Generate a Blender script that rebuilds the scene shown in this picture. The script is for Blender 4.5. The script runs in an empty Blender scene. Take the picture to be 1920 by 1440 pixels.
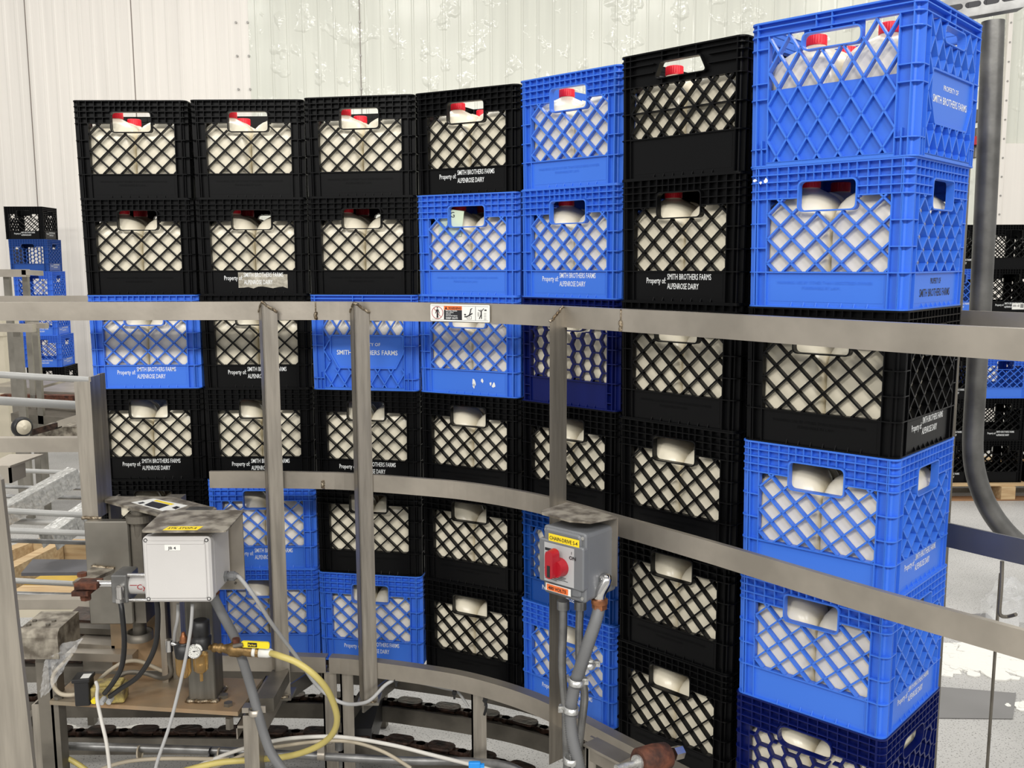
import bpy, math, random
import numpy as np
from mathutils import Vector, Matrix
random.seed(7)
C = bpy.context.scene.collection
PI = math.pi
# ------------------------------------------------------------------ camera model (1920x1440 frame)
F, PIT, ROLL, HC = 1766.3, math.radians(7.348), math.radians(.205), 1.57

def ray(u, v):
    X, V = (u - 960) / F, -(v - 720) / F
    cr, sr = math.cos(ROLL), math.sin(ROLL)
    x, w = X * cr + V * sr, -X * sr + V * cr
    c, s = math.cos(PIT), math.sin(PIT)
    return Vector((x, c + w * s, -s + w * c))

def P(u, v, y):
    """point of the place on the sight line of photo pixel (u, v) at distance y"""
    r = ray(u, v); r = r * (y / r.y)
    return Vector((r.x, r.y, r.z + HC))

def Pz(u, v, z):
    r = ray(u, v); r = r * ((z - HC) / r.z)
    return Vector((r.x, r.y, r.z + HC))

# ------------------------------------------------------------------ materials
def mat(name, col, rough=.5, metal=0., bump=0., bscale=40., var=0., vscale=8., col2=None, stretch=None,
        spec=.5, trans=0., rvar=0., detail=4., alpha=1., contrast=None, coat=0., vstretch=None):
    m = bpy.data.materials.new(name); m.use_nodes = True
    nt = m.node_tree; b = nt.nodes['Principled BSDF']
    b.inputs['Base Color'].default_value = (*col, 1)
    b.inputs['Roughness'].default_value = rough
    b.inputs['Metallic'].default_value = metal
    b.inputs['Specular IOR Level'].default_value = spec
    b.inputs['Transmission Weight'].default_value = trans
    b.inputs['Alpha'].default_value = alpha
    b.inputs['Coat Weight'].default_value = coat
    tc = nt.nodes.new('ShaderNodeTexCoord')
    def noise(scale, st=None):
        n = nt.nodes.new('ShaderNodeTexNoise'); n.inputs['Scale'].default_value = scale
        n.inputs['Detail'].default_value = detail
        mp = nt.nodes.new('ShaderNodeMapping'); nt.links.new(tc.outputs['Object'], mp.inputs[0])
        if st: mp.inputs['Scale'].default_value = st
        nt.links.new(mp.outputs[0], n.inputs['Vector']); return n
    if var or col2:
        n = noise(vscale, vstretch or stretch)
        r = nt.nodes.new('ShaderNodeValToRGB')
        c2 = col2 or tuple(max(0, c * (1 - var)) for c in col)
        r.color_ramp.elements[0].color = (*c2, 1); r.color_ramp.elements[1].color = (*col, 1)
        lo, hi = contrast or (.35, .65)
        r.color_ramp.elements[0].position = lo; r.color_ramp.elements[1].position = hi
        nt.links.new(n.outputs['Fac'], r.inputs[0]); nt.links.new(r.outputs[0], b.inputs['Base Color'])
        if rvar:
            mr = nt.nodes.new('ShaderNodeMapRange'); mr.inputs['To Min'].default_value = rough + rvar
            mr.inputs['To Max'].default_value = max(.05, rough - rvar)
            nt.links.new(n.outputs['Fac'], mr.inputs[0]); nt.links.new(mr.outputs[0], b.inputs['Roughness'])
    if bump:
        n = noise(bscale, stretch); bp = nt.nodes.new('ShaderNodeBump')
        bp.inputs['Strength'].default_value = bump; bp.inputs['Distance'].default_value = .004
        nt.links.new(n.outputs['Fac'], bp.inputs['Height']); nt.links.new(bp.outputs[0], b.inputs['Normal'])
    return m

M = {}
M['blue'] = mat('blue_plastic', (.040, .165, .70), .40, bump=.06, bscale=25)
M['black'] = mat('black_plastic', (.0025, .0026, .003), .34, bump=.05, bscale=25, spec=.17)
M['navy'] = mat('navy_plastic', (.0025, .007, .085), .32, bump=.05, bscale=25, spec=.25)
M['royal'] = mat('royal_plastic', (.006, .062, .30), .36, bump=.05, bscale=25)
M['white_ink'] = mat('white_ink', (.78, .8, .8), .5)
M['black_ink'] = mat('black_ink', (.012, .012, .016), .5)
M['jug'] = mat('milk_plastic', (.885, .82, .655), .28, bump=.32, bscale=15, spec=.5)
M['red_cap'] = mat('red_plastic', (.80, .012, .03), .4)
M['red_knob'] = mat('red_knob', (.36, .008, .018), .32)
M['steel'] = mat('stainless_steel', (.50, .455, .39), .42, .8, bump=.08, bscale=60, var=.26, vscale=7, rvar=.08)
M['steel_v'] = mat('stainless_post', (.46, .42, .36), .4, .8, bump=.06, bscale=30, stretch=(8, 8, .6), var=.3, vscale=9, rvar=.08)
M['steel_mid'] = mat('worn_steel_plate', (.33, .31, .27), .45, .8, bump=.08, bscale=50, var=.35, vscale=6)
M['column_steel'] = mat('column_steel', (.20, .19, .165), .42, .75, bump=.08, bscale=40, stretch=(8, 8, .6), var=.35, vscale=7)
M['steel_dark'] = mat('dark_steel', (.225, .205, .172), .5, .65, bump=.1, bscale=50, var=.4, vscale=9)
M['steel_blue'] = mat('shaded_bar_steel', (.17, .17, .185), .45, .8, var=.2, vscale=6)  # rear middle rail's shade put into a darker bluish colour; slat shares it
M['dusty'] = mat('dusty_steel', (.40, .365, .30), .6, .55, bump=.15, bscale=90, col2=(.14, .12, .095), vscale=26, contrast=(.38, .6))
M['galv'] = mat('galvanised_pipe', (.30, .30, .295), .42, .75, bump=.12, bscale=40, var=.4, vscale=18)
M['pipe_dark'] = mat('dull_dark_pipe', (.17, .168, .16), .42, .6, bump=.12, bscale=40, var=.45, vscale=14)
M['galv_bright'] = mat('bright_galvanised', (.62, .62, .60), .35, .7, bump=.9, bscale=55, var=.35, vscale=60)
M['pipe_grey'] = mat('grey_painted_pipe', (.42, .42, .405), .45, .1, var=.12, vscale=6)
M['weld'] = mat('weld_bead', (.42, .36, .27), .35, .85, bump=.9, bscale=120, col2=(.12, .085, .05), vscale=60)
M['chain'] = mat('oily_chain', (.075, .042, .03), .3, .5, bump=.4, bscale=60, col2=(.008, .006, .005), vscale=30)
M['rust'] = mat('rusty_steel', (.17, .058, .03), .75, .25, bump=.9, bscale=70, col2=(.045, .018, .012), vscale=35)
M['rust_plate'] = mat('rust_stained_plate', (.40, .255, .135), .5, .35, bump=.15, bscale=60, col2=(.28, .24, .175), vscale=5)
M['brass'] = mat('tarnished_brass', (.30, .19, .075), .45, .75, bump=.4, bscale=90, var=.5, vscale=40)
M['copper'] = mat('copper_nut', (.42, .17, .075), .42, .7, bump=.3, bscale=90, var=.4, vscale=50)
M['chrome'] = mat('polished_steel', (.62, .61, .60), .16, 1.)
M['grey_box'] = mat('grey_box_plastic', (.60, .585, .57), .42, bump=.05, bscale=200, var=.06, vscale=5)
M['switch_grey'] = mat('switch_grey_plastic', (.15, .157, .168), .4, bump=.08, bscale=150)
M['light_grey'] = mat('light_grey_label', (.43, .435, .44), .42)
M['grey_rubber'] = mat('grey_cable', (.40, .40, .395), .5)
M['conduit'] = mat('grey_flexible_conduit', (.175, .178, .182), .5, var=.15, vscale=10)
M['black_rubber'] = mat('black_rubber', (.012, .012, .013), .42)
M['beige_cable'] = mat('beige_cable', (.46, .40, .30), .5, var=.2, vscale=10)
M['white_cable'] = mat('white_cable', (.62, .60, .55), .5)
M['hose'] = mat('yellow_hose', (.60, .50, .16), .42, var=.15, vscale=6)
M['yellow'] = mat('yellow_plastic', (.86, .70, .02), .38)
M['yellow_label'] = mat('yellow_label', (.88, .66, .02), .5)
M['orange'] = mat('orange_label', (.80, .16, .03), .5)
M['paper'] = mat('white_sticker', (.80, .80, .76), .5)
M['green_paper'] = mat('pale_green_paper', (.62, .72, .52), .6)
M['amber'] = mat('amber_bowl', (.80, .52, .18), .12, trans=.85, alpha=1)
M['clear'] = mat('clear_film', (.95, .96, .97), .12, trans=.95, bump=.8, bscale=30)
M['wood'] = mat('pale_pallet_wood', (.62, .46, .26), .7, bump=.2, bscale=30, stretch=(1, 12, 12), col2=(.46, .30, .15), vscale=5)
M['wood_dark'] = mat('brown_pallet_wood', (.35, .19, .09), .7, bump=.2, bscale=30, stretch=(1, 12, 12), col2=(.22, .11, .05), vscale=5)
M['wood_yellow'] = mat('yellow_wood', (.62, .40, .06), .6, var=.3, vscale=5)
M['cream_bar'] = mat('cream_painted_bar', (.66, .60, .47), .4, .1, var=.12, vscale=4)
M['tape'] = mat('grey_tape_residue', (.47, .44, .37), .6, .2, bump=.5, bscale=120, col2=(.25, .23, .18), vscale=60)
M['gauge'] = mat('gauge_dial', (.72, .72, .68), .4)
M['dirt_yellow'] = mat('yellow_dirty_valve', (.50, .40, .12), .5, col2=(.12, .085, .05), vscale=45, bump=.3, bscale=70)

# ------------------------------------------------------------------ object helpers
def tag(o, label=None, cat=None, group=None, kind=None):
    if label: o['label'] = label
    if cat: o['category'] = cat
    if group: o['group'] = group
    if kind: o['kind'] = kind
    return o

def empty(name, loc, rz=0., label=None, cat=None, group=None):
    o = bpy.data.objects.new(name, None); C.objects.link(o)
    o.location = loc; o.rotation_euler = (0, 0, rz); o.empty_display_size = .02
    return tag(o, label, cat, group)

class MB:
    """collects shapes into one mesh"""
    def __init__(s): s.v = []; s.f = []; s.sm = []
    def add(s, v, f, smooth=False):
        n = len(s.v); s.v += [tuple(p) for p in v]
        s.f += [tuple(i + n for i in q) for q in f]; s.sm += [smooth] * len(f); return s
    def box(s, c, d, R=None):
        hx, hy, hz = d[0] / 2, d[1] / 2, d[2] / 2; c = Vector(c)
        pts = [Vector((x, y, z)) for x in (-hx, hx) for y in (-hy, hy) for z in (-hz, hz)]
        if R is not None: pts = [R @ p for p in pts]
        return s.add([c + p for p in pts], [(0, 1, 3, 2), (4, 6, 7, 5), (0, 4, 5, 1), (2, 3, 7, 6), (0, 2, 6, 4), (1, 5, 7, 3)])
    def bb(s, a, b):
        return s.box([(a[i] + b[i]) / 2 for i in range(3)], [abs(b[i] - a[i]) for i in range(3)])
    def rbox(s, c, d, r=.004, R=None, n=3):
        """box with rounded vertical (local z) edges and chamfered rims"""
        hx, hy, hz = d[0] / 2, d[1] / 2, d[2] / 2; c = Vector(c); loops = []
        ch = min(r * .5, hz * .5)
        for z, e in ((-hz, ch), (-hz + ch, 0), (hz - ch, 0), (hz, ch)):
            L = []
            for k, (sx, sy) in enumerate(((1, 1), (-1, 1), (-1, -1), (1, -1))):
                for j in range(n + 1):
                    a = (k + j / n) * PI / 2
                    L.append(Vector((sx * (hx - r) + (r - e) * math.cos(a), sy * (hy - r) + (r - e) * math.sin(a), z)))
            loops.append(L)
        return s.loft([[c + (R @ p if R is not None else p) for p in L] for L in loops], True, False)
    def loft(s, loops, cap=True, smooth=True):
        n = len(loops[0]); v = [p for L in loops for p in L]; f = []
        for k in range(len(loops) - 1):
            for i in range(n):
                j = (i + 1) % n
                f.append((k * n + i, k * n + j, (k + 1) * n + j, (k + 1) * n + i))
        s.add(v, f, smooth)
        if cap:
            s.add(loops[0], [tuple(range(n - 1, -1, -1))]); s.add(loops[-1], [tuple(range(n))])
        return s
    def cyl(s, a, b, r, r2=None, n=16, smooth=True, cap=True):
        a, b = Vector(a), Vector(b); r2 = r if r2 is None else r2
        z = (b - a).normalized(); x = z.orthogonal().normalized(); y = z.cross(x)
        L = [[p + (x * math.cos(2 * PI * i / n) + y * math.sin(2 * PI * i / n)) * q for i in range(n)] for p, q in ((a, r), (b, r2))]
        return s.loft(L, cap, smooth)
    def lathe(s, o, axis, prof, n=24, smooth=True):
        o = Vector(o); z = Vector(axis).normalized(); x = z.orthogonal().normalized(); y = z.cross(x)
        L = [[o + z * h + (x * math.cos(2 * PI * i / n) + y * math.sin(2 * PI * i / n)) * r for i in range(n)] for h, r in prof]
        return s.loft(L, True, smooth)
    def tube(s, pts, r, n=10, sub=6, ridged=0., smooth=True):
        pts = [Vector(p) for p in pts]; q = spline(pts, sub) if sub > 1 else pts
        L = []; up = None
        for i, p in enumerate(q):
            t = (q[min(i + 1, len(q) - 1)] - q[max(i - 1, 0)]).normalized()
            x = t.orthogonal().normalized() if up is None else (up - t * up.dot(t)).normalized()
            up = x; y = t.cross(x); rr = r + (ridged if ridged and i % 2 else 0)
            L.append([p + (x * math.cos(2 * PI * k / n) + y * math.sin(2 * PI * k / n)) * rr for k in range(n)])
        return s.loft(L, True, smooth)
    def prism(s, poly, ext):
        """planar polygon (points) pushed along ext"""
        poly = [Vector(p) for p in poly]; ext = Vector(ext)
        return s.loft([poly, [p + ext for p in poly]], True, False)
    def strip(s, pts, prof):
        """sweep profile [(offset sideways, height)] along a plan polyline of 3-D points (up stays z)"""
        pts = [Vector(p) for p in pts]; L = []
        for i, p in enumerate(pts):
            t = pts[min(i + 1, len(pts) - 1)] - pts[max(i - 1, 0)]; t.z = 0; t.normalize()
            nrm = Vector((-t.y, t.x, 0))
            L.append([p + nrm * a + Vector((0, 0, b)) for a, b in prof])
        return s.loft(L, True, False)
    def build(s, name, m, parent=None, loc=None):
        me = bpy.data.meshes.new(name); me.from_pydata(s.v, [], s.f)
        me.polygons.foreach_set('use_smooth', s.sm)
        if loc is not None:
            me.transform(Matrix.Translation(-Vector(loc)))
        if isinstance(m, (list, tuple)):
            for k in m: me.materials.append(M[k] if isinstance(k, str) else k)
        else: me.materials.append(M[m] if isinstance(m, str) else m)
        o = bpy.data.objects.new(name, me); C.objects.link(o)
        me.update()
        import bmesh as _b
        bm = _b.new(); bm.from_mesh(me); _b.ops.recalc_face_normals(bm, faces=bm.faces); bm.to_mesh(me); bm.free()
        if parent is not None:
            o.parent = parent
            if loc is None:
                me.transform(wmat(parent).inverted())
            else:
                o.location = wmat(parent).inverted() @ Vector(loc)
        elif loc is not None: o.location = loc
        return o

def wmat(o):
    m = Matrix.LocRotScale(o.location, o.rotation_euler, o.scale)
    return wmat(o.parent) @ m if o.parent else m

def spline(p, sub):
    out = []
    for i in range(len(p) - 1):
        a, b, c, d = p[max(i - 1, 0)], p[i], p[i + 1], p[min(i + 2, len(p) - 1)]
        for k in range(sub):
            t = k / sub
            out.append(.5 * ((2 * b) + (c - a) * t + (2 * a - 5 * b + 4 * c - d) * t * t + (3 * b - a - 3 * c + d) * t ** 3))
    out.append(p[-1]); return out

def single(name, mb, m, label, cat, group=None, kind=None):
    """a thing that is one mesh, its origin at the middle of its base"""
    v = np.array(mb.v); lo, hi = v.min(0), v.max(0)
    o = mb.build(name, m, None, ((lo[0] + hi[0]) / 2, (lo[1] + hi[1]) / 2, lo[2]))
    return tag(o, label, cat, group, kind)

_txt = {}
def text_mesh(body, w=None, h=None, thick=.0004, bold=0., align='LEFT'):
    """flat lettering in the local xz plane, facing -y, scaled to width w and capital height h; origin left/centre on the baseline"""
    cu = bpy.data.curves.new('lettering', 'FONT'); cu.body = body; cu.size = 1; cu.offset = bold
    cu.resolution_u = 2
    o = bpy.data.objects.new('lettering', cu); C.objects.link(o)
    me = bpy.data.meshes.new_from_object(o); bpy.data.objects.remove(o); bpy.data.curves.remove(cu)
    n = len(me.vertices); co = np.empty(n * 3); me.vertices.foreach_get('co', co); co = co.reshape(-1, 3)
    polys = [tuple(p.vertices) for p in me.polygons]; bpy.data.meshes.remove(me)
    lo, hi = co.min(0), co.max(0)
    sx = w / (hi[0] - lo[0]) if w else None; sz = h / .729 if h else None
    sx = sx or sz; sz = sz or sx
    x = (co[:, 0] - lo[0]) * sx
    if align == 'CENTER': x = x - (hi[0] - lo[0]) * sx / 2
    z = co[:, 1] * sz
    return [(a, -thick, b) for a, b in zip(x, z)], polys

def text_into(mb, body, org, w=None, h=None, R=None, bold=0., align='LEFT', thick=.0004):
    v, f = text_mesh(body, w, h, thick, bold, align); org = Vector(org)
    mb.add([org + (R @ Vector(p) if R is not None else Vector(p)) for p in v], f)
    return mb

def copy_tree(o, parent=None):
    c = o.copy(); C.objects.link(c)
    if parent is not None: c.parent = parent
    for ch in list(o.children): copy_tree(ch, c)
    return c
# ------------------------------------------------------------------ milk crates
W, H, DEP, CR = .33, .2810, .0135, .017   # outer width, stacking height, wall depth, corner radius

def clip(p, q, r, inside=True):
    """part of segment p-q in rectangle r as (t0, t1) or None"""
    t0, t1 = 0., 1.; d = (q[0] - p[0], q[1] - p[1])
    for a, b, lo, hi in ((p[0], d[0], r[0], r[2]), (p[1], d[1], r[1], r[3])):
        if abs(b) < 1e-9:
            if a < lo or a > hi: return None
        else:
            u0, u1 = sorted(((lo - a) / b, (hi - a) / b)); t0, t1 = max(t0, u0), min(t1, u1)
    return (t0, t1) if t1 - t0 > 1e-4 else None

def runs(p, q, win, hole):
    c = clip(p, q, win)
    if not c: return []
    L = [c]; h = clip(p, q, hole) if hole else None
    if h:
        L = [(c[0], min(c[1], h[0])), (max(c[0], h[1]), c[1])]
    at = lambda t: (p[0] + (q[0] - p[0]) * t, p[1] + (q[1] - p[1]) * t)
    return [(at(a), at(b)) for a, b in L if b - a > .01 * 1e-1 and math.dist(at(a), at(b)) > .0015]

def xf(side, u, v, w):
    k = 1 - .016 * (1 - v / H)
    x, y = u * k, (-W / 2 + w) * k
    for _ in range(side): x, y = -y, x
    return Vector((x, y, v))

def frect(mb, side, u0, v0, u1, v1, w0, w1):
    mb.add([xf(side, u, v, w) for u in (u0, u1) for w in (w0, w1) for v in (v0, v1)],
           [(0, 1, 3, 2), (4, 6, 7, 5), (0, 4, 5, 1), (2, 3, 7, 6), (0, 2, 6, 4), (1, 5, 7, 3)])

def fseg(mb, side, p, q, t, w0, w1, tb=None):
    tb = tb or t
    d = Vector((q[0] - p[0], q[1] - p[1])); d.normalize(); n = Vector((-d.y, d.x))
    pts = []
    for e in (p, q):
        for w, tt in ((w0, t), (w1, tb)):
            for s in (-1, 1):
                pts.append(xf(side, e[0] + n.x * s * tt / 2, min(H, max(0, e[1] + n.y * s * tt / 2)), w))
    mb.add(pts, [(0, 1, 3, 2), (4, 6, 7, 5), (0, 4, 5, 1), (2, 3, 7, 6), (0, 2, 6, 4), (1, 5, 7, 3)])

def rounded(poly, r, n=5):
    out = []; m = len(poly)
    for i in range(m):
        a, b, c = Vector(poly[i - 1]), Vector(poly[i]), Vector(poly[(i + 1) % m])
        d1, d2 = (a - b).normalized(), (c - b).normalized()
        ang = d1.angle(d2); k = r / math.tan(ang / 2)
        p, q = b + d1 * k, b + d2 * k
        for j in range(n + 1):
            t = j / n; out.append((p * (1 - t) ** 2 + b * 2 * t * (1 - t) + q * t * t))
    return out

def arc_corner(mb, side, v0, v1, w0, w1, n=5):
    """piece of the rounded corner between face `side` (its right end) and the next one"""
    cx = W / 2 - CR; L = []
    for j in range(n + 1):
        a = -PI / 2 + j / n * PI / 2; ring = []
        for v in (v0, v1):
            k = 1 - .016 * (1 - v / H)
            for w in ((w0, w1) if v == v0 else (w1, w0)):
                rr = max(CR - w, .0012)
                x, y = (cx + rr * math.cos(a)) * k, (-cx + rr * math.sin(a)) * k
                for _ in range(side): x, y = -y, x
                ring.append(Vector((x, y, v)))
        L.append(ring)
    mb.loft(L, True, False)

US = [-.165 + x for x in (.0218, .0407, .0637, .0867, .108, .1237, .140, .157, .1748, .192, .209, .2254, .247, .268, .291, .31)]
KINDS = {
 'diamond': dict(hl=(0, .017, .0317, .0483, .0646), vu=US, win=(-.1225, .0714, .1285, H - .0657),
           hole=[(-.0545, H - .0895), (.0605, H - .0895), (.0605, H - .034), (-.0545, H - .034)], hr=.011,
           post=(H - .1133, H - .162, H - .2107), pv=(-.143, .147), lat=('d', .052, .0486, -.0684, H - .1926), rib=(.0036, .0028), ticks=7, base=.0704),
 'plate': dict(hl=(0, .012, .027), vu=[-.147, -.03, .0, .147], win=(-.124, .008, .124, H - .030),
           hole=[(-.055, H - .065), (.055, H - .065), (.055, H - .036), (-.055, H - .036)], hr=.012,
           post=(H - .052, H - .118, H - .149, .035), pv=(), lat=('d', .0415, .066, .0, .118), rib=(.0034, .0026), ticks=0, base=.006, back=.150),
 'hex': dict(hl=(0, .016, .032, .048, .064), vu=[-.147, -.1213, -.1, -.079, -.058, -.037, -.016, .006, .027, .049, .07, .091, .113, .135, .15], win=(-.127, .070, .132, H - .066),
           hole=[(-.058, H - .083), (.058, H - .083), (.058, H - .041), (-.058, H - .041)], hr=.0205,
           post=(H - .092, H - .126, H - .162, H - .211), pv=(), lat=('h', .0345, .0335), rib=(.0062, .004), ticks=7, base=.0690),
 'bar': dict(hl=(0, .013, .027, .046, .0735), vu=[-.133, -.045, .0, .045, .147], win=(-.132, .091, .147, H - .075),
           hole=[(-.064, H - .060), (.072, H - .060), (.055, H - .026), (-.047, H - .026)], hr=.006,
           post=(H - .132, H - .19), pv=(-.147,), lat=('d', .0435, .0465, .0, H - .132), rib=(.0046, .0034), ticks=7, base=.0895, mid=H - .132),
}

def crate_meshes(kind):
    """mesh data of one crate's parts: name -> list of MB"""
    K = KINDS[kind]; parts = {'rim_band': [MB()], 'corner_post': [], 'lattice_panel': [], 'base_band': [], 'handle_frame': [], 'floor_grid': [MB()]}
    rim = parts['rim_band'][0]; win = K['win']; hole = K['hole']
    hx0, hx1 = min(p[0] for p in hole) - .003, max(p[0] for p in hole) + .003
    hz0, hz1 = min(p[1] for p in hole) - .003, max(p[1] for p in hole) + .003
    hr = (hx0, hz0, hx1, hz1); E_ = W / 2 - CR; T = .0022; bot = H - K['hl'][-1]
    posts = [MB() for _ in range(4)]
    for s in range(4):
        plate = kind == 'plate' and s % 2 == 1
        # --- rim: ribs round the top, skin behind them
        for h in K['hl']:
            t = .0034 if h == 0 else T; v = H - h - (t / 2 if h == 0 else 0)
            for a, b in runs((-E_, v), (E_, v), (-1, -1, 1, 1), hr): fseg(rim, s, a, b, t, 0, DEP)
            arc_corner(rim, s, v - t / 2, v + t / 2, 0, DEP)
        for u in list(K['vu']) + [-E_, E_]:
            for a, b in runs((u, bot), (u, H), (-1, -1, 1, 1), hr): fseg(rim, s, a, b, T * .8, .0006, DEP)
        SK0, SK1 = DEP - .0022, DEP
        top_in = max(bot, win[3])
        low = min(bot, hz0)
        if hz0 < bot:   # handle hangs below the band
            frect(rim, s, -E_, bot, hx0, H, SK0, SK1); frect(rim, s, hx1, bot, E_, H, SK0, SK1)
            frect(rim, s, hx0, hz1, hx1, H, SK0, SK1)
        else:
            frect(rim, s, -E_, bot, hx0, H, SK0, SK1); frect(rim, s, hx1, bot, E_, H, SK0, SK1)
            frect(rim, s, hx0, hz1, hx1, H, SK0, SK1); frect(rim, s, hx0, bot, hx1, hz0, SK0, SK1)
        arc_corner(rim, s, bot, H, SK0, SK1)
        # --- handle frame
        hf = MB(); inner = rounded(hole, K['hr']); cx, cz = (hx0 + hx1) / 2, (hz0 + hz1) / 2
        hw, hh = (hx1 - hx0) / 2, (hz1 - hz0) / 2; lp = []
        outer = [Vector((cx + (p.x - cx) * (1 + .0028 / hw), cz + (p.y - cz) * (1 + .0028 / hh))) for p in inner]
        rect = []
        for p in inner:
            dx, dz = p.x - cx, p.y - cz
            k = min(hw / max(abs(dx), 1e-6), hh / max(abs(dz), 1e-6)); rect.append(Vector((cx + dx * k, cz + dz * k)))
        n = len(inner)
        rings = [[xf(s, p.x, p.y, -.0012) for p in inner], [xf(s, p.x, p.y, -.0012) for p in outer], [xf(s, p.x, p.y, SK0) for p in outer],
                 [xf(s, p.x, p.y, SK0) for p in rect], [xf(s, p.x, p.y, SK1) for p in rect], [xf(s, p.x, p.y, SK1 + .001) for p in inner]]
        if hz0 < bot:   # below the band only the lip itself
            rings = [rings[0], rings[1], [xf(s, p.x, p.y, SK1 + .001) for p in outer], rings[5]]
            # fill between lip and band above
            for sx in (-1, 1):
                ex = hx0 if sx < 0 else hx1; cr_ = K['hr'] + .003
                pts = [(ex, hz1), (ex - sx * cr_, hz1)] + [(ex - sx * cr_ * (1 - math.sin(j / 4 * PI / 2)), hz1 - cr_ * (1 - math.cos(j / 4 * PI / 2))) for j in range(1, 5)]
                hf.loft([[xf(s, a, b, SK0) for a, b in pts], [xf(s, a, b, SK1) for a, b in pts]], True, False)
        hf.loft(rings + [rings[0]], False, False)
        parts['handle_frame'].append(hf)
        # --- posts (left and right of the window), to the corner posts
        for sgn, pm in ((-1, posts[s - 1]), (1, posts[s])):
            ua, ub = (-E_, win[0]) if sgn < 0 else (win[2], E_)
            frect(pm, s, ua, 0, ub, bot, SK0, SK1)
            for v in K['post']: fseg(pm, s, (ua, v), (ub, v), T, 0, DEP)
            frect(pm, s, ua, 0, ub, .0028, 0, DEP)
            for u in [ua, ub] + [q for q in K['pv'] if ua < q < ub]:
                fseg(pm, s, (u, .001), (u, bot), T, .0004, DEP)
            if kind == 'plate':
                uu = (ua + ub) / 2
                fseg(pm, s, (uu, .002), (uu, .052), T, .0, DEP)
            if kind == 'hex':
                for v in (.020, .045): fseg(pm, s, (ua, v), (ub, v), T, 0, DEP)
        arc_corner(posts[s], s, 0, bot, SK0, SK1)
        for v in K['post']: arc_corner(posts[s], s, v - T / 2, v + T / 2, 0, DEP)
        arc_corner(posts[s], s, 0, .0028, 0, DEP)
        # --- lattice
        la = MB(); kk = K['lat']; t, tb = K['rib']; hole2 = (hx0 - .001, hz0 - .001, hx1 + .001, hz1 + .001)
        wl = win if not plate else (win[0], win[1], win[2], win[3])
        pl = (-.103, .064, .124, .162) if False else (-.105, .064, .122, .164)
        if kk[0] == 'd':
            pu, pv, u0, v0 = kk[1:]
            for sg in (-1, 1):
                for k in range(-16, 17):
                    ub = u0 + k * pu; a = (ub - 8 * pu, v0 - sg * 8 * pv); b = (ub + 8 * pu, v0 + sg * 8 * pv)
                    for p, q in runs(a, b, wl, hole2):
                        L = [(p, q)]
                        if plate:
                            L = runs(p, q, (-1, -1, 1, 1), (pl[0], pl[1], pl[2], pl[3]))
                        for p2, q2 in L: fseg(la, s, p2, q2, t, .0, DEP, tb)
        else:
            pu, pv = kk[1:]; ex = pu / 3  # flat-topped hexagons in columns
            for ci in range(-6, 7):
                cu_ = ci * pu * .92 + .002; off = (ci % 2) * pv / 2
                for ri in range(-1, 7):
                    cv = .078 + ri * pv + off; a_, b_ = pu * .92 * .36, pu * .92 * .64
                    hexa = [(cu_ - a_, cv + pv / 2), (cu_ + a_, cv + pv / 2), (cu_ + b_, cv), (cu_ + a_, cv - pv / 2)]
                    for p, q in zip(hexa, hexa[1:]):
                        for p2, q2 in runs(p, q, win, hole2): fseg(la, s, p2, q2, t if p[1] != q[1] else .003, .001, DEP, tb)
        fseg(la, s, (win[0], win[1] - .001), (win[2], win[1] - .001), .003, 0, DEP)
        if K.get('mid'): fseg(la, s, (win[0], K['mid']), (win[2], K['mid']), .003, -.0004, DEP)
        if K.get('back'):
            frect(la, s, win[0], .006, win[2], K['back'] if not plate else .160, SK0, SK1)
        if kind == 'hex' and s % 2 == 1: frect(la, s, win[0], win[1], win[2], win[3] - .022, SK0, SK1)
        if plate:
            sh = [(pl[0], pl[3]), (pl[2], pl[3]), (pl[2], pl[1] + .045), (pl[2] - .024, pl[1]), (pl[0] + .024, pl[1]), (pl[0], pl[1] + .045)]
            r0 = rounded(sh, .006); r1 = [Vector((p.x * .965 + .0003, (p.y - .113) * .93 + .113)) for p in r0]
            la.loft([[xf(s, p.x, p.y, .0005) for p in r0], [xf(s, p.x, p.y, DEP) for p in r0]], False, False)
            la.loft([[xf(s, p.x, p.y, .0005) for p in r0], [xf(s, p.x, p.y, .0005) for p in r1], [xf(s, p.x, p.y, .005) for p in r1]], False, False)
            la.add([xf(s, p.x, p.y, .005) for p in r1], [tuple(range(len(r1)))])
        parts['lattice_panel'].append(la)
        # --- solid band at the foot
        ba = MB(); b1 = K['base']
        if kind == 'plate': frect(ba, s, win[0], 0, win[2], .008, 0, DEP)
        else:
            frect(ba, s, win[0], .0, win[2], b1, .0055, DEP); frect(ba, s, win[0], 0, win[2], .003, 0, .0056)
            frect(ba, s, win[0] + .008, .012, win[2] - .008, b1 - .006, .0050, .0056)
            for k in range(K['ticks']):
                u = -.066 + k * .0262
                p3 = [xf(s, u + e, v, w) for e in (-.0011, .0011) for v, w in ((.0025, .0005), (.0025, .0056), (.0115, .0056))]
                ba.add(p3, [(0, 1, 2), (5, 4, 3), (0, 3, 4, 1), (1, 4, 5, 2), (2, 5, 3, 0)])
        parts['base_band'].append(ba)
    parts['corner_post'] = posts
    fg = parts['floor_grid'][0]; q = W / 2 * .984 - DEP * .9
    fg.bb((-q, -q, .001), (q, q, .0045))
    for k in range(-5, 6):
        fg.bb((k * .027 - .0015, -q, .0045), (k * .027 + .0015, q, .007)); fg.bb((-q, k * .027 - .0015, .0045), (q, k * .027 + .0015, .007))
    return parts

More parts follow.
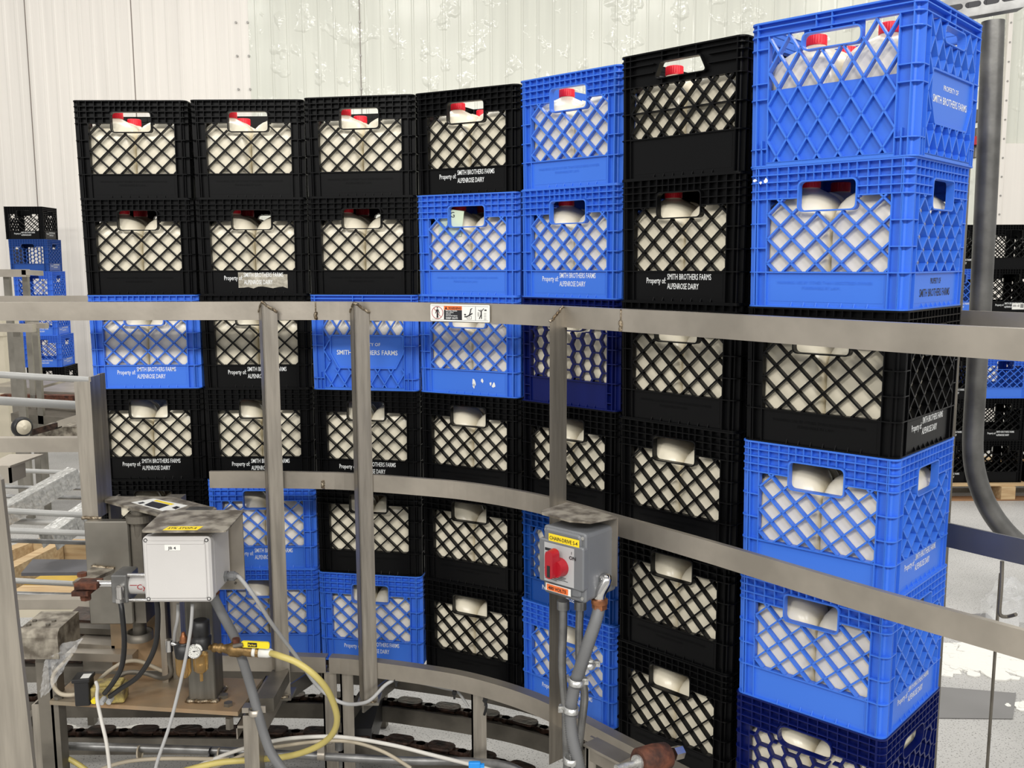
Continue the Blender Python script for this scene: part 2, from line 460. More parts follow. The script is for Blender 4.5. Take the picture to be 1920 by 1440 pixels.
def lettering_mb(text, side, kind):
    mb = MB(); R = Matrix.Rotation(side * PI / 2, 3, 'Z')
    def put(body, u, v, w, h, al='LEFT', d=.0049, bold=.006, th=.0003):
        o = xf(side, 0, v, d); k = 1 - .016 * (1 - v / H); y = R @ Vector((u * k, 0, 0))
        text_into(mb, body, o + y, w, h, R, bold, al, th)
    if text == 'property':
        put('Property of:', -.087, .043, .054, .0135); put('SMITH BROTHERS FARMS', -.028, .052, .117, .0136); put('ALPENROSE DAIRY', -.028, .0305, .085, .0136)
    elif text == 'owner':
        put('PROPERTY OF', .004, .048, .058, .0115, 'CENTER', bold=.012); put('SMITH BROTHERS FARMS', .004, .0235, .17, .0155, 'CENTER', bold=.012)
    elif text == 'plate':
        put('PROPERTY OF', .009, .131, .082, .0098, 'CENTER', bold=.008); put('SMITH BROTHERS FARMS', .009, .105, .186, .0142, 'CENTER', bold=.008)
    elif text == 'warning':
        put('WARNING: USE BY OTHER THAN REGISTERED OWNER', .0, .047, .196, .0062, 'CENTER', bold=0, th=.0009); put('PUNISHABLE BY LAW.', -.004, .0365, .078, .0062, 'CENTER', bold=0, th=.0009)
    return mb

_parts = {}; _letters = {}
def make_crate(kind, colour, letters, name='milk_crate'):
    """letters: list of (text, side, ink); returns the crate's Empty at the middle of its base"""
    root = empty(name, (0, 0, 0)); key = (kind, colour)
    if key not in _parts:
        out = []
        for pn, L in crate_meshes(kind).items():
            for i, mb in enumerate(L):
                o = mb.build(pn, colour); out.append((pn, i, o.data)); bpy.data.objects.remove(o)
        _parts[key] = out
    bands = {}
    for pn, i, me in _parts[key]:
        o = bpy.data.objects.new(pn, me); C.objects.link(o); o.parent = root
        if pn == 'base_band': bands[i] = o
        if pn == 'lattice_panel' and kind == 'plate': bands[i] = o
    for text, side, ink in letters:
        k = (text, side, ink, kind)
        if k not in _letters:
            o = lettering_mb(text, side, kind).build('lettering', ink); _letters[k] = o.data; bpy.data.objects.remove(o)
        o = bpy.data.objects.new('lettering', _letters[k]); C.objects.link(o); o.parent = bands[side]
        if text != 'warning':
            o['label'] = ('black' if ink == 'black_ink' else 'white') + ' printed lettering'
    return root

# ------------------------------------------------------------------ milk jugs
def make_jug():
    prof = [(0, .060, 4), (.003, .067, 5), (.010, .0722, 6.5), (.05, .0730, 7), (.10, .0730, 7), (.150, .0729, 6.5), (.168, .0722, 5.8), (.183, .0698, 5), (.196, .0650, 4.3), (.207, .0575, 3.6),
            (.2165, .0465, 3), (.2235, .0350, 2.5), (.2285, .0255, 2.1), (.231, .0205, 2), (.234, .0185, 2), (.242, .0185, 2)]
    n = 48; loops = []
    for z, a, e in prof:
        L = []
        for i in range(n):
            t = 2 * PI * i / n; c, s = math.cos(t), math.sin(t)
            r = a / (abs(c) ** e + abs(s) ** e) ** (1 / e)
            da = (t - PI / 4 + PI) % (2 * PI) - PI
            if .095 < z < .218:                       # hollow behind the handle
                k = math.exp(-(da / .34) ** 2) * math.sin((z - .095) / .123 * PI) ** .6
                r = r * (1 - k) + min(r, .046) * k
            L.append(Vector((r * c, r * s, z)))
        loops.append(L)
    j = MB(); j.loft(loops, True, True); o = j.build('milk_jug', 'jug')
    q = math.sqrt(.5); hd = MB(); pr = lambda r, z: Vector((r * q, r * q, z))
    hd.tube([pr(.038, .217), pr(.058, .211), pr(.074, .194), pr(.081, .168), pr(.082, .135), pr(.078, .108), pr(.064, .094)], .0095, 10, 4)
    hd.build('handle', 'jug', o)
    cp = MB(); pts = []
    for z, r in ((.2365, .0205), (.252, .0202), (.2535, .0188)):
        pts.append([Vector(((r + (.0005 if i % 2 else 0)) * math.cos(2 * PI * i / 56), (r + (.0005 if i % 2 else 0)) * math.sin(2 * PI * i / 56), z)) for i in range(56)])
    cp.loft(pts, True, False); cp.lathe((0, 0, .2335), (0, 0, 1), [(0, .0208), (.003, .0208)], 40)
    c = cp.build('cap', 'red_cap', o); c['label'] = 'red screw cap'
    return o

# ------------------------------------------------------------------ the seven full stacks
ORD = ['topmost', 'second from top', 'third from top', 'fourth from top', 'fifth from top', 'bottom']
STK = ['first', 'second', 'third', 'fourth', 'fifth', 'sixth', 'seventh']
Z_TOP = HC + .47023
STACKS = [(-1.2584, 2.8064, 1.156), (-.9245, 2.8047, .115), (-.5911, 2.7814, -9.90), (-.2674, 2.7242, -27.55), (.0252, 2.5485, -42.28), (.2613, 2.2646, -44.58), (.4848, 1.9644, -42.56)]
A, B_, N_, R_, D_ = ('diamond', 'black'), ('diamond', 'blue'), ('hex', 'navy'), ('hex', 'royal'), ('bar', 'black')
PB = ('plate', 'blue')
pr_, wa_ = ('property', 0, 'white_ink'), ('warning', 0, None)
GRID = [
 [(A, [wa_]), (A, [wa_]), (B_, [pr_]), (A, [pr_]), (A, []), (A, [])],
 [(A, [wa_]), (A, [pr_]), (A, [pr_]), (A, [pr_]), (B_, [pr_]), (B_, [])],
 [(A, [wa_]), (A, [wa_]), (PB, [('plate', 1, 'white_ink')]), (A, [pr_]), (A, [wa_]), (B_, [pr_])],
 [(A, [pr_]), (B_, [wa_]), (B_, []), (A, [wa_]), (A, [wa_]), (A, [wa_])],
 [(B_, [wa_]), (B_, [pr_]), (N_, []), (A, [wa_]), (R_, [pr_]), (B_, [pr_])],
 [(D_, []), (A, [pr_]), (A, [wa_]), (A, [wa_]), (A, [wa_]), (A, [wa_])],
 [(PB, [('plate', 1, 'white_ink')]), (B_, [wa_, ('owner', 1, 'black_ink')]), (A, [wa_, ('property', 1, 'white_ink')]), (B_, [('property', 1, 'white_ink')]), (B_, [('property', 1, 'white_ink')]), (N_, [])],
]
CNAME = {'blue': 'blue', 'black': 'black', 'navy': 'dark navy', 'royal': 'royal blue'}
KNAME = {'diamond': 'lattice', 'plate': 'narrow-diamond', 'hex': 'honeycomb', 'bar': 'trapezoid-handled'}
jug0 = None
CRATES = {}
NUDGE = {(0, 0): -.014, (0, 1): -.010, (5, 0): -.010, (6, 0): .002}
for si, (x, y, a) in enumerate(STACKS):
    a = math.radians(a); rt, inn = Vector((math.cos(a), math.sin(a), 0)), Vector((-math.sin(a), math.cos(a), 0))
    for ri, ((kind, colr), letters) in enumerate(GRID[si]):
        L = [(t, s, ink or colr) for t, s, ink in letters]
        c = make_crate(kind, colr, L)
        turn = -PI / 2 if (si, ri) == (2, 2) else 0
        nx = NUDGE.get((si, ri), -.007 if si < 6 else 0.)
        org = Vector((x + nx, y, 0)) + rt * (W / 2) + inn * (W / 2)
        org.z = Z_TOP - (ri + 1) * H
        c.location = org; c.rotation_euler = (0, 0, a + turn); CRATES[si, ri] = c
        if (si, ri) == (6, 0): c.scale = (1.035, 1.03, 1)
        printed = ' with white print' if any(t == 'property' and s == 0 for t, s, _ in L) else ''
        tag(c, f'{CNAME[colr]} {KNAME[kind]} milk crate{printed}, {ORD[ri]} in {STK[si]} stack from left', 'milk crate', 'milk crates in the curved row of stacks')
        for jx, jy, nm in ((-1, -1, 'front left'), (1, -1, 'front right'), (-1, 1, 'back left'), (1, 1, 'back right')):
            if jug0 is None: jug0 = make_jug(); j = jug0
            else: j = copy_tree(jug0)
            off = rt * jx * .0737 + inn * jy * .0737
            j.location = org + off + Vector((0, 0, .0075))
            j.rotation_euler = (0, 0, a + {(-1, -1): 0, (1, -1): PI / 2, (-1, 1): 0, (1, 1): PI / 2}[jx, jy])
            tag(j, f'white milk jug, {nm} in {ORD[ri]} crate of {STK[si]} stack from left', 'milk jug', 'milk jugs in the stacked crates')
# ------------------------------------------------------------------ the setting
def struct(name, mb, m, parent=None):
    o = mb.build(name, m, parent)
    if parent is None: o['kind'] = 'structure'
    return o

def nodes(m): return m.node_tree.nodes, m.node_tree.links, m.node_tree.nodes['Principled BSDF']

def floor_mat():
    m = mat('concrete_floor', (.46, .455, .44), .55, bump=.25, bscale=90, detail=8)
    N, L, b = nodes(m); tc = N.new('ShaderNodeTexCoord')
    def nz(s, d=6):
        n = N.new('ShaderNodeTexNoise'); n.inputs['Scale'].default_value = s; n.inputs['Detail'].default_value = d
        L.new(tc.outputs['Object'], n.inputs['Vector']); return n
    def ramp(n, a, b_, c1, c2):
        r = N.new('ShaderNodeValToRGB'); r.color_ramp.elements[0].position = a; r.color_ramp.elements[1].position = b_
        r.color_ramp.elements[0].color = (*c1, 1); r.color_ramp.elements[1].color = (*c2, 1); L.new(n.outputs['Fac'], r.inputs[0]); return r
    base = ramp(nz(1.3), .35, .65, (.36, .355, .34), (.52, .51, .49))
    speck = ramp(nz(170, 2), .34, .41, (.30, .29, .28), (1, 1, 1))
    mx = N.new('ShaderNodeMixRGB'); mx.blend_type = 'MULTIPLY'; mx.inputs[0].default_value = 1
    L.new(base.outputs[0], mx.inputs[1]); L.new(speck.outputs[0], mx.inputs[2]); L.new(mx.outputs[0], b.inputs['Base Color'])
    return m
M['floor'] = floor_mat()
fl = MB(); fl.bb((-9, -6, -.06), (9, 10.4, 0)); floor = struct('floor', fl, 'floor')
M['repair'] = mat('smooth_dark_concrete', (.21, .205, .20), .5, var=.15, vscale=3)
M['crust'] = mat('white_flaky_residue', (.78, .77, .72), .7, bump=.6, bscale=60)
rp = MB(); q = [Pz(1700, 1283, .002), Pz(1905, 1300, .002), Pz(1899, 1348, .002), Pz(1690, 1346, .002)]
rp.prism(q, (0, 0, .0015)); rp.build('repair_patch', 'repair', floor)['label'] = 'dark smooth repair patch'
rp = MB(); rp.prism([Pz(1690, 1160, .002), Pz(1850, 1150, .002), Pz(1890, 1185, .002), Pz(1690, 1195, .002)], (0, 0, .0015)); rp.build('repair_patch', 'repair', floor)
rnd = random.Random(3)
cr = MB()
def flakes(mb, quad, n, smin, smax):
    a, b, c, d = quad
    for _ in range(n):
        s, t = rnd.random(), rnd.random()
        t = t if rnd.random() < .5 else .5 + (t - .5) * .5
        p = (a * (1 - s) + b * s) * (1 - t) + (d * (1 - s) + c * s) * t
        r = smin + (smax - smin) * rnd.random() ** 3; k = rnd.randint(5, 8); ph = rnd.random() * 6
        pts = [p + Vector((math.cos(ph + 2 * PI * i / k) * r * rnd.uniform(.6, 1.1), math.sin(ph + 2 * PI * i / k) * r * rnd.uniform(.5, 1.), 0)) for i in range(k)]
        mb.prism(pts, (0, 0, rnd.uniform(.002, .006)))
flakes(cr, (Pz(1740, 1205, .0), Pz(1930, 1215, .0), Pz(1930, 1275, .0), Pz(1740, 1262, .0)), 420, .004, .07)
flakes(cr, (Pz(1880, 1315, .0), Pz(1930, 1318, .0), Pz(1930, 1335, .0), Pz(1890, 1325, .0)), 30, .006, .03)
tag(cr.build('white_residue', 'crust'), 'flaky white residue spilled on the floor beside the tallest blue stack', 'residue', kind='stuff')
cr = MB(); flakes(cr, (Pz(105, 1368, 0), Pz(330, 1368, 0), Pz(250, 1402, 0), Pz(110, 1402, 0)), 160, .01, .07)
tag(cr.build('white_residue', 'crust'), 'white wet residue on the floor below the rusty machine plate', 'residue', kind='stuff')

WY = 9.4
def wall_mat(name, col, rough, dents):
    m = mat(name, col, rough, spec=.5); N, L, b = nodes(m); tc = N.new('ShaderNodeTexCoord')
    mp = N.new('ShaderNodeMapping'); mp.inputs['Scale'].default_value = (1, 1, .03); L.new(tc.outputs['Object'], mp.inputs[0])
    n = N.new('ShaderNodeTexNoise'); n.inputs['Scale'].default_value = 14; n.inputs['Detail'].default_value = 5; L.new(mp.outputs[0], n.inputs['Vector'])
    r = N.new('ShaderNodeValToRGB'); r.color_ramp.elements[0].position = .3; r.color_ramp.elements[1].position = .7
    r.color_ramp.elements[0].color = (*[c * .9 for c in col], 1); r.color_ramp.elements[1].color = (*col, 1)
    L.new(n.outputs['Fac'], r.inputs[0]); L.new(r.outputs[0], b.inputs['Base Color'])
    n2 = N.new('ShaderNodeTexNoise'); n2.inputs['Scale'].default_value = 5.5; n2.inputs['Detail'].default_value = 2; L.new(tc.outputs['Object'], n2.inputs['Vector'])
    r2 = N.new('ShaderNodeMapRange'); r2.inputs['From Min'].default_value = .56; r2.inputs['From Max'].default_value = .75; L.new(n2.outputs['Fac'], r2.inputs[0])
    bp = N.new('ShaderNodeBump'); bp.inputs['Strength'].default_value = dents; bp.inputs['Distance'].default_value = .02
    L.new(r2.outputs[0], bp.inputs['Height']); L.new(bp.outputs[0], b.inputs['Normal'])
    return m
M['wall_matte'] = wall_mat('matte_wall_panel', (.84, .80, .74), .5, .05)
M['wall_gloss'] = wall_mat('glossy_wall_panel', (.71, .72, .64), .15, .7)
M['seam'] = mat('wall_seam', (.22, .19, .17), .6)
M['rivet'] = mat('rivet', (.35, .34, .32), .5, .5)
def xw(u, v=100): return P(u, v, WY).x
wb = MB(); xs = xw(468)
# matte half: shallow fine ribs
pts = []; x = -9.
while x < xs:
    pts += [(x, WY), (x + .045, WY), (x + .055, WY - .003), (x + .075, WY - .003), (x + .085, WY)]; x += .12
pts = [(min(a, xs), b) for a, b in pts]
def ribwall(mb, pts, z0, z1):
    v = []; f = []
    for a, b in pts: v += [(a, b, z0), (a, b, z1)]
    for i in range(len(pts) - 1): f.append((2 * i, 2 * i + 2, 2 * i + 3, 2 * i + 1))
    n = len(v); v += [(pts[0][0], WY + .1, z0), (pts[0][0], WY + .1, z1), (pts[-1][0], WY + .1, z0), (pts[-1][0], WY + .1, z1)]
    f += [(n + 2, n, n + 1, n + 3), (0, 1, n + 1, n), (n - 2, n + 2, n + 3, n - 1)]
    mb.add(v, f)
ribwall(wb, pts, 0, 5.6); wall = struct('wall_back', wb, 'wall_matte')
wb = MB(); pts = []; x = xs; k = 0
while x < 9:
    w_ = .15
    pts += [(x, WY - .004), (x + w_ * .40, WY - .004), (x + w_ * .46, WY - .011), (x + w_ * .54, WY - .011), (x + w_ * .6, WY - .004)]; x += w_
ribwall(wb, pts, 0, 5.6); wb.build('glossy_cladding', 'wall_gloss', wall)['label'] = 'glossy greenish white ribbed cladding'
sm = MB()
for u in (52, 250): sm.bb((xw(u) - .004, WY - .005, 0), (xw(u) + .004, WY - .0002, 5.6))
sm.bb((xw(676) - .003, WY - .014, 0), (xw(676) + .003, WY - .003, 5.6))
sm.build('panel_seam', 'seam', wall)
rv = MB()
for u in (445, 467, 676):
    for k in range(14):
        z = 2.0 + k * .31; rv.cyl((xw(u), WY - .016, z), (xw(u), WY + .001, z), .011, n=8)
rv.build('rivet', 'rivet', wall)
# pale cover plates low on the wall at the right and a corner strip
cp = MB(); xa, xb = xw(1872, 300), xw(2100, 300)
cp.bb((xa, WY - .05, 0), (xb, WY - .012, P(1900, 270, WY).z)); cp.bb((xa - .012, WY - .06, 0), (xa + .03, WY - .013, 5.6))
cp.build('cover_plate', 'wall_matte', wall)
rv = MB()
for k in range(24): rv.cyl((xa + .01, WY - .066, .4 + k * .18), (xa + .01, WY - .05, .4 + k * .18), .009, n=8)
rv.build('rivet', 'rivet', wall)
jb = MB(); jb.bb((P(-40, 700, 7).x, 7, 0), (P(11, 700, 7).x, 7.2, P(0, 600, 7).z)); jb.bb((P(-40, 700, 7).x, 6.98, P(0, 600, 7).z - .12), (P(13, 700, 7).x, 7.22, P(0, 600, 7).z))
o = single('door_jamb', jb, 'cream_bar', 'cream jamb column at the far end of the railings', 'column')
o['kind'] = 'structure'

# ------------------------------------------------------------------ curved guard rails (front and rear)
RC = [(-1.80, 2.613), (-1.3, 2.612), (-.857, 2.609), (-.534, 2.592), (-.385, 2.556), (-.233, 2.507), (-.123, 2.460), (0., 2.380), (.105, 2.284), (.241, 2.125), (.418, 1.915), (.645, 1.625), (.808, 1.436), (.99, 1.225)]
RCS = spline([Vector((a, b, 0)) for a, b in RC], 6)
def offs(c, d):
    out = []
    for i, p in enumerate(c):
        t = c[min(i + 1, len(c) - 1)] - c[max(i - 1, 0)]; t.normalize(); out.append(p + Vector((-t.y, t.x, 0)) * (d(p) if callable(d) else d))
    return out
def at_x(c, x):
    for a, b in zip(c, c[1:]):
        if a.x <= x <= b.x: return a + (b - a) * ((x - a.x) / (b.x - a.x))
    return c[-1]
def cut(c, x0, x1): return [at_x(c, x0)] + [p for p in c if x0 < p.x < x1] + [at_x(c, x1)]
def up(c, z): return [Vector((p.x, p.y, z)) for p in c]
ZT, ZM, ZL, RH = 1.4655, .9874, .4425, .050
ANG = lambda h, t, leg: [(0, -h), (0, 0), (leg, 0), (leg, -t), (t, -t), (t, -h)]   # angle section: face down the front, leg to the back
guard = empty('guard_rail', (-.5, 2.6, 0), 0, 'curved stainless steel guard rail with posts in front of the crate stacks', 'guard rail')
b = MB(); b.strip(up(RCS, ZT), ANG(.0505, .005, .022)); b.build('top_rail', 'steel', guard)
b = MB(); b.strip(up(cut(RCS, -.857, .985), ZM), ANG(.048, .005, .012)); b.build('middle_rail', 'steel', guard)
b = MB(); b.strip(up(cut(RCS, -1.25, -.541), ZL), ANG(.047, .005, .03)); b.build('lower_rail', 'steel', guard)
b = MB(); b.strip(up(cut(RCS, -.531, .97), ZL), ANG(.047, .005, .03)); b.build('lower_rail', 'steel', guard)
def weld_line(mb, a, b_, r=.0035, n=7):
    a, b_ = Vector(a), Vector(b_); p = [a + (b_ - a) * i / n + Vector([rnd.uniform(-.0012, .0012) for _ in range(3)]) for i in range(n + 1)]
    mb.tube(p, r, 8, 3, ridged=r * .25)
wd = MB()
for u in (597, 1128):
    p = Pz(u, 578, ZT - .02); q = at_x(RCS, p.x)
    weld_line(wd, (q.x, q.y - .001, ZT - .05), (q.x, q.y - .001, ZT - .028), .004); wd.cyl((q.x, q.y - .0012, ZT - .03), (q.x, q.y - .0012, ZT), .0016, n=6)
q = at_x(RCS, Pz(604, 900, ZM - .02).x); weld_line(wd, (q.x, q.y - .001, ZM - .046), (q.x, q.y - .001, ZM - .024), .004)
wd.build('weld_bead', 'weld', guard)
def angle_post(corner, d1, d2, l1, l2, z0, z1, drop1, drop2, t=.005):
    """steel angle: corner line, legs along d1 and d2, tops cut down by drop at the leg ends"""
    mb = MB(); c = Vector(corner)
    for d, l, dr, o in ((Vector(d1), l1, drop1, Vector(d2)), (Vector(d2), l2, drop2, Vector(d1))):
        e = c + d * l
        L = [[Vector((p.x, p.y, z)) for p, z in ((c, z0), (e, z0), (e, z1 - dr), (c, z1))], [Vector((p.x, p.y, z)) + o * t for p, z in ((c, z0), (e, z0), (e, z1 - dr), (c, z1))]]
        mb.loft(L, True, False)
    return mb
def vec(a): return Vector((math.cos(math.radians(a)), math.sin(math.radians(a)), 0))
pw = MB()
for (uc, ul, ur, zb) in ((497, 486, 521, .335), (668, 656, 690, .335)):
    x = P(uc, 750, 2.575).x; rail = at_x(RCS, x)
    yc = rail.y - .036; c = Vector((P(uc, 750, yc).x, yc, 0))
    mb = angle_post(c, vec(118), vec(28), .036, .042, zb, ZT - .001, .028, .028)
    mb.build('post', 'steel_v', guard)
    e1, e2 = c + vec(118) * .036, c + vec(28) * .042
    weld_line(pw, (c.x, c.y, ZT), (e2.x, e2.y, ZT - .028), .0035, 10); weld_line(pw, (c.x, c.y, ZT), (e1.x, e1.y, ZT - .028), .0025, 8)
    b = MB(); b.box((c.x + .012, c.y + .03, zb - .004), (.062, .07, .008)); b.box((c.x + .043, c.y + .16, zb - .03), (.006, .26, .045), Matrix.Rotation(-.42, 3, 'Z')); b.build('foot_bracket', 'steel_mid', guard)
    weld_line(pw, (c.x - .012, c.y - .004, zb), (c.x + .035, c.y + .0, zb), .004, 9)
x3 = P(1062, 700, 2.13).x; r3 = at_x(RCS, x3); c = Vector((r3.x, r3.y - .003, 0))
mb = angle_post(c, vec(-138), vec(40), .046, .012, .315, ZT - .001, .036, 0., .006); mb.build('post', 'steel_v', guard)
e = c + vec(-138) * .046; weld_line(pw, (c.x, c.y, ZT), (e.x, e.y, ZT - .036), .003, 10)
pw.build('weld_bead', 'weld', guard)

rear = empty('rear_guard_rail', (-.5, 3.17, 0), 0, 'steel guard rail curving behind the crate stacks', 'guard rail')
RRC = offs(RCS, lambda p: .60 if p.x < -.1 else .60 - .075 * min(1, (p.x + .1) / .5))
b = MB(); b.strip(up(RRC, ZT - .002), [(0, -.05), (0, 0), (.006, 0), (.006, -.05)]); b.build('top_rail', 'steel', rear)
b = MB(); b.strip(up(cut(RRC, .1, RRC[-1].x - .001), ZM + .0), [(0, -.055), (0, 0), (.006, 0), (.006, -.055)]); b.build('middle_rail', 'steel_blue', rear)

# warning sticker on the top rail
def on_rail(u, z, lift=.0008):
    p = Pz(u, 590, z); q = at_x(RCS, p.x)
    for _ in range(6):
        r = ray(u, 590); x = r.x / r.y * q.y; q = at_x(RCS, x)
    return Vector((q.x, q.y, z))
s0, s1 = on_rail(809, ZT), on_rail(920, ZT); ax = (s1 - s0); sw = ax.length; ax.normalize(); nf = Vector((ax.y, -ax.x, 0))
if nf.y > 0: nf = -nf
RS = Matrix((ax, -nf, Vector((0, 0, 1)))).transposed()
so = s0 + nf * .0045 + Vector((0, 0, -.0255)); sh_ = .0445
st = empty('warning_sticker', so, 0, 'white and orange warning sticker with pictograms on the top guard rail', 'sticker')
def sp(a, b, l=0.): return so + ax * (a * sw) + Vector((0, 0, (b - .5) * sh_)) + nf * l
def quad(mb, f, a0, b0, a1, b1, l0, l1=None):
    mb.prism([f(a0, b0, l0), f(a1, b0, l0), f(a1, b1, l0), f(a0, b1, l0)], (f(0, 0, l1 if l1 else l0 + .0003) - f(0, 0, l0)))
b = MB(); rr = rounded([(0, 0), (sw, 0), (sw, sh_), (0, sh_)], .004)
b.prism([sp(p.x / sw, p.y / sh_) for p in rr], nf * .0006); b.build('sheet', 'paper', st)
b = MB()
for a0, b0, a1, b1 in ((.02, .09, .98, .10), (.02, .90, .98, .91), (.765, .1, .77, .9)): quad(b, sp, a0, b0, a1, b1, .0007)
quad(b, sp, .235, .10, .54, .67, .0007); b.build('black_panel', 'black_ink', st)
b = MB(); quad(b, sp, .235, .68, .54, .90, .0007); b.build('orange_panel', 'orange', st)
b = MB(); b.prism([sp(.25, .71, .0009), sp(.295, .71, .0009), sp(.272, .88, .0009)], nf * .0003)
text_into(b, 'WARNING', sp(.31, .72, .0011), .22 * sw, .0058, RS, .02); 
text_into(b, '4', sp(.65, .21, .001), None, .0045, RS)
for a0, b0, a1, b1 in ((.625, .16, .70, .175), (.625, .33, .70, .345), (.625, .16, .63, .345), (.695, .16, .70, .345)): quad(b, sp, a0, b0, a1, b1, .0009)
def stick(mb, pts, w):
    for p, q in zip(pts, pts[1:]): mb.cyl(sp(p[0], p[1], .001), sp(q[0], q[1], .001), w, n=6)
def dot(mb, a, b_, r): mb.cyl(sp(a, b_, .0004), sp(a, b_, .0015), r, n=14)
dot(b, .123, .78, .0018); stick(b, [(.123, .70), (.123, .45)], .0021); stick(b, [(.117, .45), (.115, .20)], .0013); stick(b, [(.129, .45), (.131, .2)], .0013)
stick(b, [(.11, .68), (.09, .45)], .0009); stick(b, [(.136, .68), (.156, .45)], .0009)
stick(b, [(.585, .30), (.62, .30), (.66, .38), (.715, .50)], .0016); stick(b, [(.665, .40), (.685, .60), (.69, .75)], .0014); stick(b, [(.69, .75), (.715, .79)], .0009); quad(b, sp, .578, .38, .608, .46, .0009)
dot(b, .86, .70, .0013); stick(b, [(.862, .64), (.862, .45)], .0017); stick(b, [(.86, .45), (.83, .2)], .0012); stick(b, [(.865, .45), (.866, .2)], .0012); stick(b, [(.86, .63), (.815, .70)], .0009); stick(b, [(.866, .63), (.905, .80)], .0009); quad(b, sp, .915, .66, .95, .74, .0009)
for k in range(5):
    quad(b, sp, .80, .34 + k * .05, .83, .355 + k * .05, .0008); quad(b, sp, .905, .15 + k * .09, .945, .165 + k * .09, .0008)
b.build('pictogram', 'black_ink', st)
b = MB(); n = 28
for i in range(n):
    a0, a1 = 2 * PI * i / n, 2 * PI * (i + 1) / n
    f = lambda a: sp(.123 + .094 * math.cos(a), .5 + .36 * math.sin(a), .0012)
    b.cyl(f(a0), f(a1), .0007, n=5)
b.cyl(sp(.06, .77, .0012), sp(.186, .23, .0012), .0007, n=5); b.build('prohibition_ring', 'red_knob', st)
b = MB()
for i, (t, w, h) in enumerate((('Moving stacks', .19, .0030), ('can cause', .13, .0030), ('severe', .085, .0030), ('personal injury.', .2, .0030), ('KEEP OUT!', .2, .0046))):
    text_into(b, t, sp(.27, (.595, .50, .405, .31, .145)[i], .0011), w * sw, h, RS, .02)
b.build('lettering', 'white_ink', st)

# ------------------------------------------------------------------ chain conveyor below the stacks
conv = empty('chain_conveyor', (-.5, 2.85, 0), 0, 'curved two-strand chain conveyor frame with oily chains under the crate stacks', 'conveyor')
def chain_mesh(c, z):
    mb = MB(); L = [0]
    for a, b_ in zip(c, c[1:]): L.append(L[-1] + (b_ - a).length)
    def at(s):
        for i in range(len(c) - 1):
            if s <= L[i + 1]: return c[i] + (c[i + 1] - c[i]) * ((s - L[i]) / max(1e-6, L[i + 1] - L[i]))
        return c[-1]
    s = .05; k = 0
    while s < L[-1] - .1:
        p = at(s); t = (at(s + .05) - at(s - .05)).normalized(); n = Vector((-t.y, t.x, 0)); R = Matrix((t, n, Vector((0, 0, 1)))).transposed()
        if k % 2 == 0:
            mb.rbox((p.x, p.y, z + .014), (.085, .05, .007), .022, R); mb.box((p.x, p.y, z + .006), (.05, .024, .014), R)
        else:
            mb.box((p.x, p.y, z + .006), (.075, .02, .012), R); mb.cyl((p.x, p.y, z - .004), (p.x, p.y, z + .012), .014, n=10)
        s += .066; k += 1
    return mb
def track(c, z, name='track'):
    b = MB(); b.strip(up(c, z), [(-.03, -.052), (-.03, 0), (-.022, .0), (-.022, -.046), (.022, -.046), (.022, 0), (.03, 0), (.03, -.052)]); return b.build(name, 'steel_dark', conv)
near, far = cut(offs(RCS, .10), -1.7, .93), cut(offs(RCS, .335), -1.7, 1.0)
for c, z in ((near, .150), (far, .150)):
    track(c, z); chain_mesh(c, z).build('chain', 'chain', conv)
car1, car2 = cut(offs(RCS, .235), -1.7, .95), cut(offs(RCS, .46), -1.7, 1.0)
for c in (car1, car2):
    b = MB(); b.strip(up(c, .318), [(-.03, -.052), (-.03, 0), (.03, 0), (.03, -.052)]); b.build('carrying_track', 'steel_dark', conv)
    chain_mesh(c, .3215 + .001).build('chain', 'chain', conv)
def leg(u0, u1, y, z1, deep=.05):
    x0, x1 = P(u0, 1350, y).x, P(u1, 1350, y).x
    b = MB(); b.bb((x0, y, .006), (x1, y + .005, z1)); b.bb((x0, y, .006), (x0 + .005, y + deep, z1)); b.box(((x0 + x1) / 2, y + .02, .003), (.08, .08, .006))
    b.build('leg', 'steel_v', conv)
leg(607, 633, 2.606, .392); leg(640, 664, 2.606, .392); leg(884, 912, 2.49, .392, .06); leg(1100, 1118, 2.27, .392)
b = MB(); b.bb((P(655, 1350, 2.7).x, 2.66, .10), (P(705, 1350, 2.75).x, 2.94, .19)); b.build('drive_block', 'black_rubber', conv)
for x in (-1.45, -.51, .245):
    b = MB()
    p = at_x(RCS, x); t = (at_x(RCS, x + .03) - at_x(RCS, x - .03)).normalized(); n = Vector((-t.y, t.x, 0)); R = Matrix((t, n, Vector((0, 0, 1)))).transposed()
    m_ = p + n * .27; b.box((m_.x, m_.y, .215), (.022, .48, .03), R)
    for k in (.08, .46):
        m2 = p + n * k; b.box((m2.x, m2.y, .10), (.022, .03, .20), R)
    b.build('cross_beam', 'steel_dark', conv)
